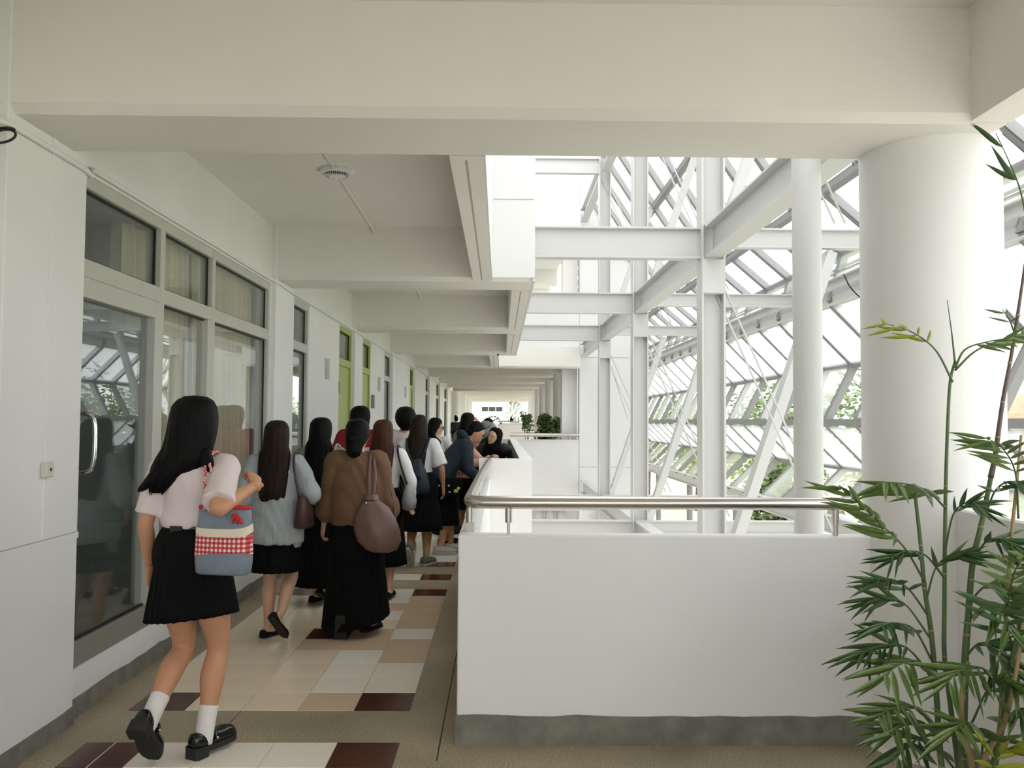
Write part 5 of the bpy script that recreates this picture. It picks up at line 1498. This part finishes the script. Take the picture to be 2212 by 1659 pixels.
frond([(2043, 1098), (2005, 1062), (1955, 1045), (1905, 1040)], (.05, -.15), 8, .15, 'leaf', .25, 62, .026)
frond([(2000, 1262), (1955, 1185), (1895, 1125), (1813, 1048)], (0, -.25), 9, .15, 'leaf', .42, 34, .022)
frond([(2005, 1330), (1965, 1275), (1930, 1252), (1895, 1250)], (0, -.15), 6, .14, 'leaf_dark', .3, 40, .011)
frond([(2010, 1380), (1960, 1310), (1920, 1290), (1885, 1292)], (0, .0), 6, .14, 'leaf_dark', .3, 38, .012)
frond([(2012, 1425), (1975, 1360), (1930, 1345), (1905, 1352)], (0, -.2), 8, .15, 'leaf_dark', .25, 45, .020)
frond([(2018, 1470), (1960, 1400), (1905, 1395), (1860, 1412)], (0, -.15), 8, .16, 'leaf_dark', .3, 42, .018)
frond([(2020, 1480), (1985, 1430), (1945, 1435), (1908, 1462)], (0, -.3), 7, .17, 'leaf', .2, 45, .028)
frond([(2030, 1580), (1985, 1530), (1930, 1530), (1893, 1548)], (0, -.2), 8, .13, 'leaf', .25, 55, .020)
frond([(2045, 1640), (2000, 1565), (1955, 1560), (1925, 1590)], (0, -.25), 8, .17, 'leaf', .2, 48, .024)
frond([(2060, 1659), (2010, 1600), (1965, 1605), (1935, 1640)], (0, -.3), 8, .17, 'leaf_dark', .15, 48, .024)
frond([(2101, 1215), (2130, 1170), (2165, 1165), (2200, 1185)], (-.03, -.2), 7, .14, 'leaf_dark', .25, 45, .016)
frond([(2095, 1300), (2130, 1265), (2175, 1265), (2205, 1300)], (-.03, -.1), 8, .15, 'leaf', .2, 50, .020)
frond([(2092, 1340), (2125, 1310), (2160, 1320), (2185, 1370)], (-.03, -.25), 7, .15, 'leaf', .2, 52, .022)
frond([(2085, 1420), (2115, 1390), (2145, 1400), (2170, 1450)], (-.03, -.2), 7, .16, 'leaf_dark', .2, 50, .026)
frond([(2200, 1120), (2193, 1020), (2165, 968), (2130, 945)], (-.1, -.2), 9, .13, 'leaf', .3, 60, .018)
frond([(2173, 1329), (2190, 1240), (2215, 1200)], (-.1, -.3), 7, .16, 'leaf', .2, 50, .026)
frond([(2190, 1410), (2170, 1330), (2180, 1290)], (-.15, -.3), 7, .16, 'leaf_dark', .2, 50, .022)
frond([(2166, 1490), (2125, 1445), (2080, 1445), (2045, 1475)], (-.1, -.3), 8, .16, 'leaf', .2, 50, .020)
frond([(2150, 1620), (2180, 1550), (2205, 1530), (2230, 1545)], (-.15, -.35), 7, .18, 'leaf', .2, 45, .026)
frond([(2120, 1659), (2120, 1590), (2090, 1560), (2060, 1580)], (-.1, -.35), 8, .17, 'leaf', .2, 48, .026)
frond([(2140, 1690), (2150, 1640), (2185, 1615), (2230, 1620)], (-.3, -.45), 7, .17, 'leaf_yellow', .15, 45, .022)
frond([(2043, 1180), (2060, 1110), (2090, 1085), (2120, 1095)], (.03, -.1), 6, .12, 'leaf_dark', .3, 45, .013)
frond([(2000, 1300), (2020, 1230), (2050, 1200), (2080, 1195)], (0, -.1), 6, .14, 'leaf_dark', .3, 42, .012)
frond([(2130, 1110), (2150, 1060), (2180, 1040), (2212, 1050)], (0, -.2), 6, .12, 'leaf_dark', .25, 50, .018)
frond([(2041, 1250), (2000, 1200), (1960, 1190), (1925, 1205)], (.03, -.1), 6, .14, 'leaf_dark', .3, 40, .012)
frond([(2100, 1560), (2140, 1480), (2180, 1470), (2212, 1500)], (-.1, -.3), 7, .17, 'leaf', .2, 45, .022)
frond([(2225, 520), (2205, 415), (2178, 345), (2151, 288)], (0, .05), 2, .16, 'leaf_dark', .25, 40, .012)
frond([(2192, 720), (2180, 690), (2165, 668)], (0, -.05), 2, .08, 'leaf_dark', .2, 45, .008)

for m_, mb_ in REST.items():
    o_ = mb_.build('small_leaflets', m_, palm, True); o_['kind'] = 'stuff'
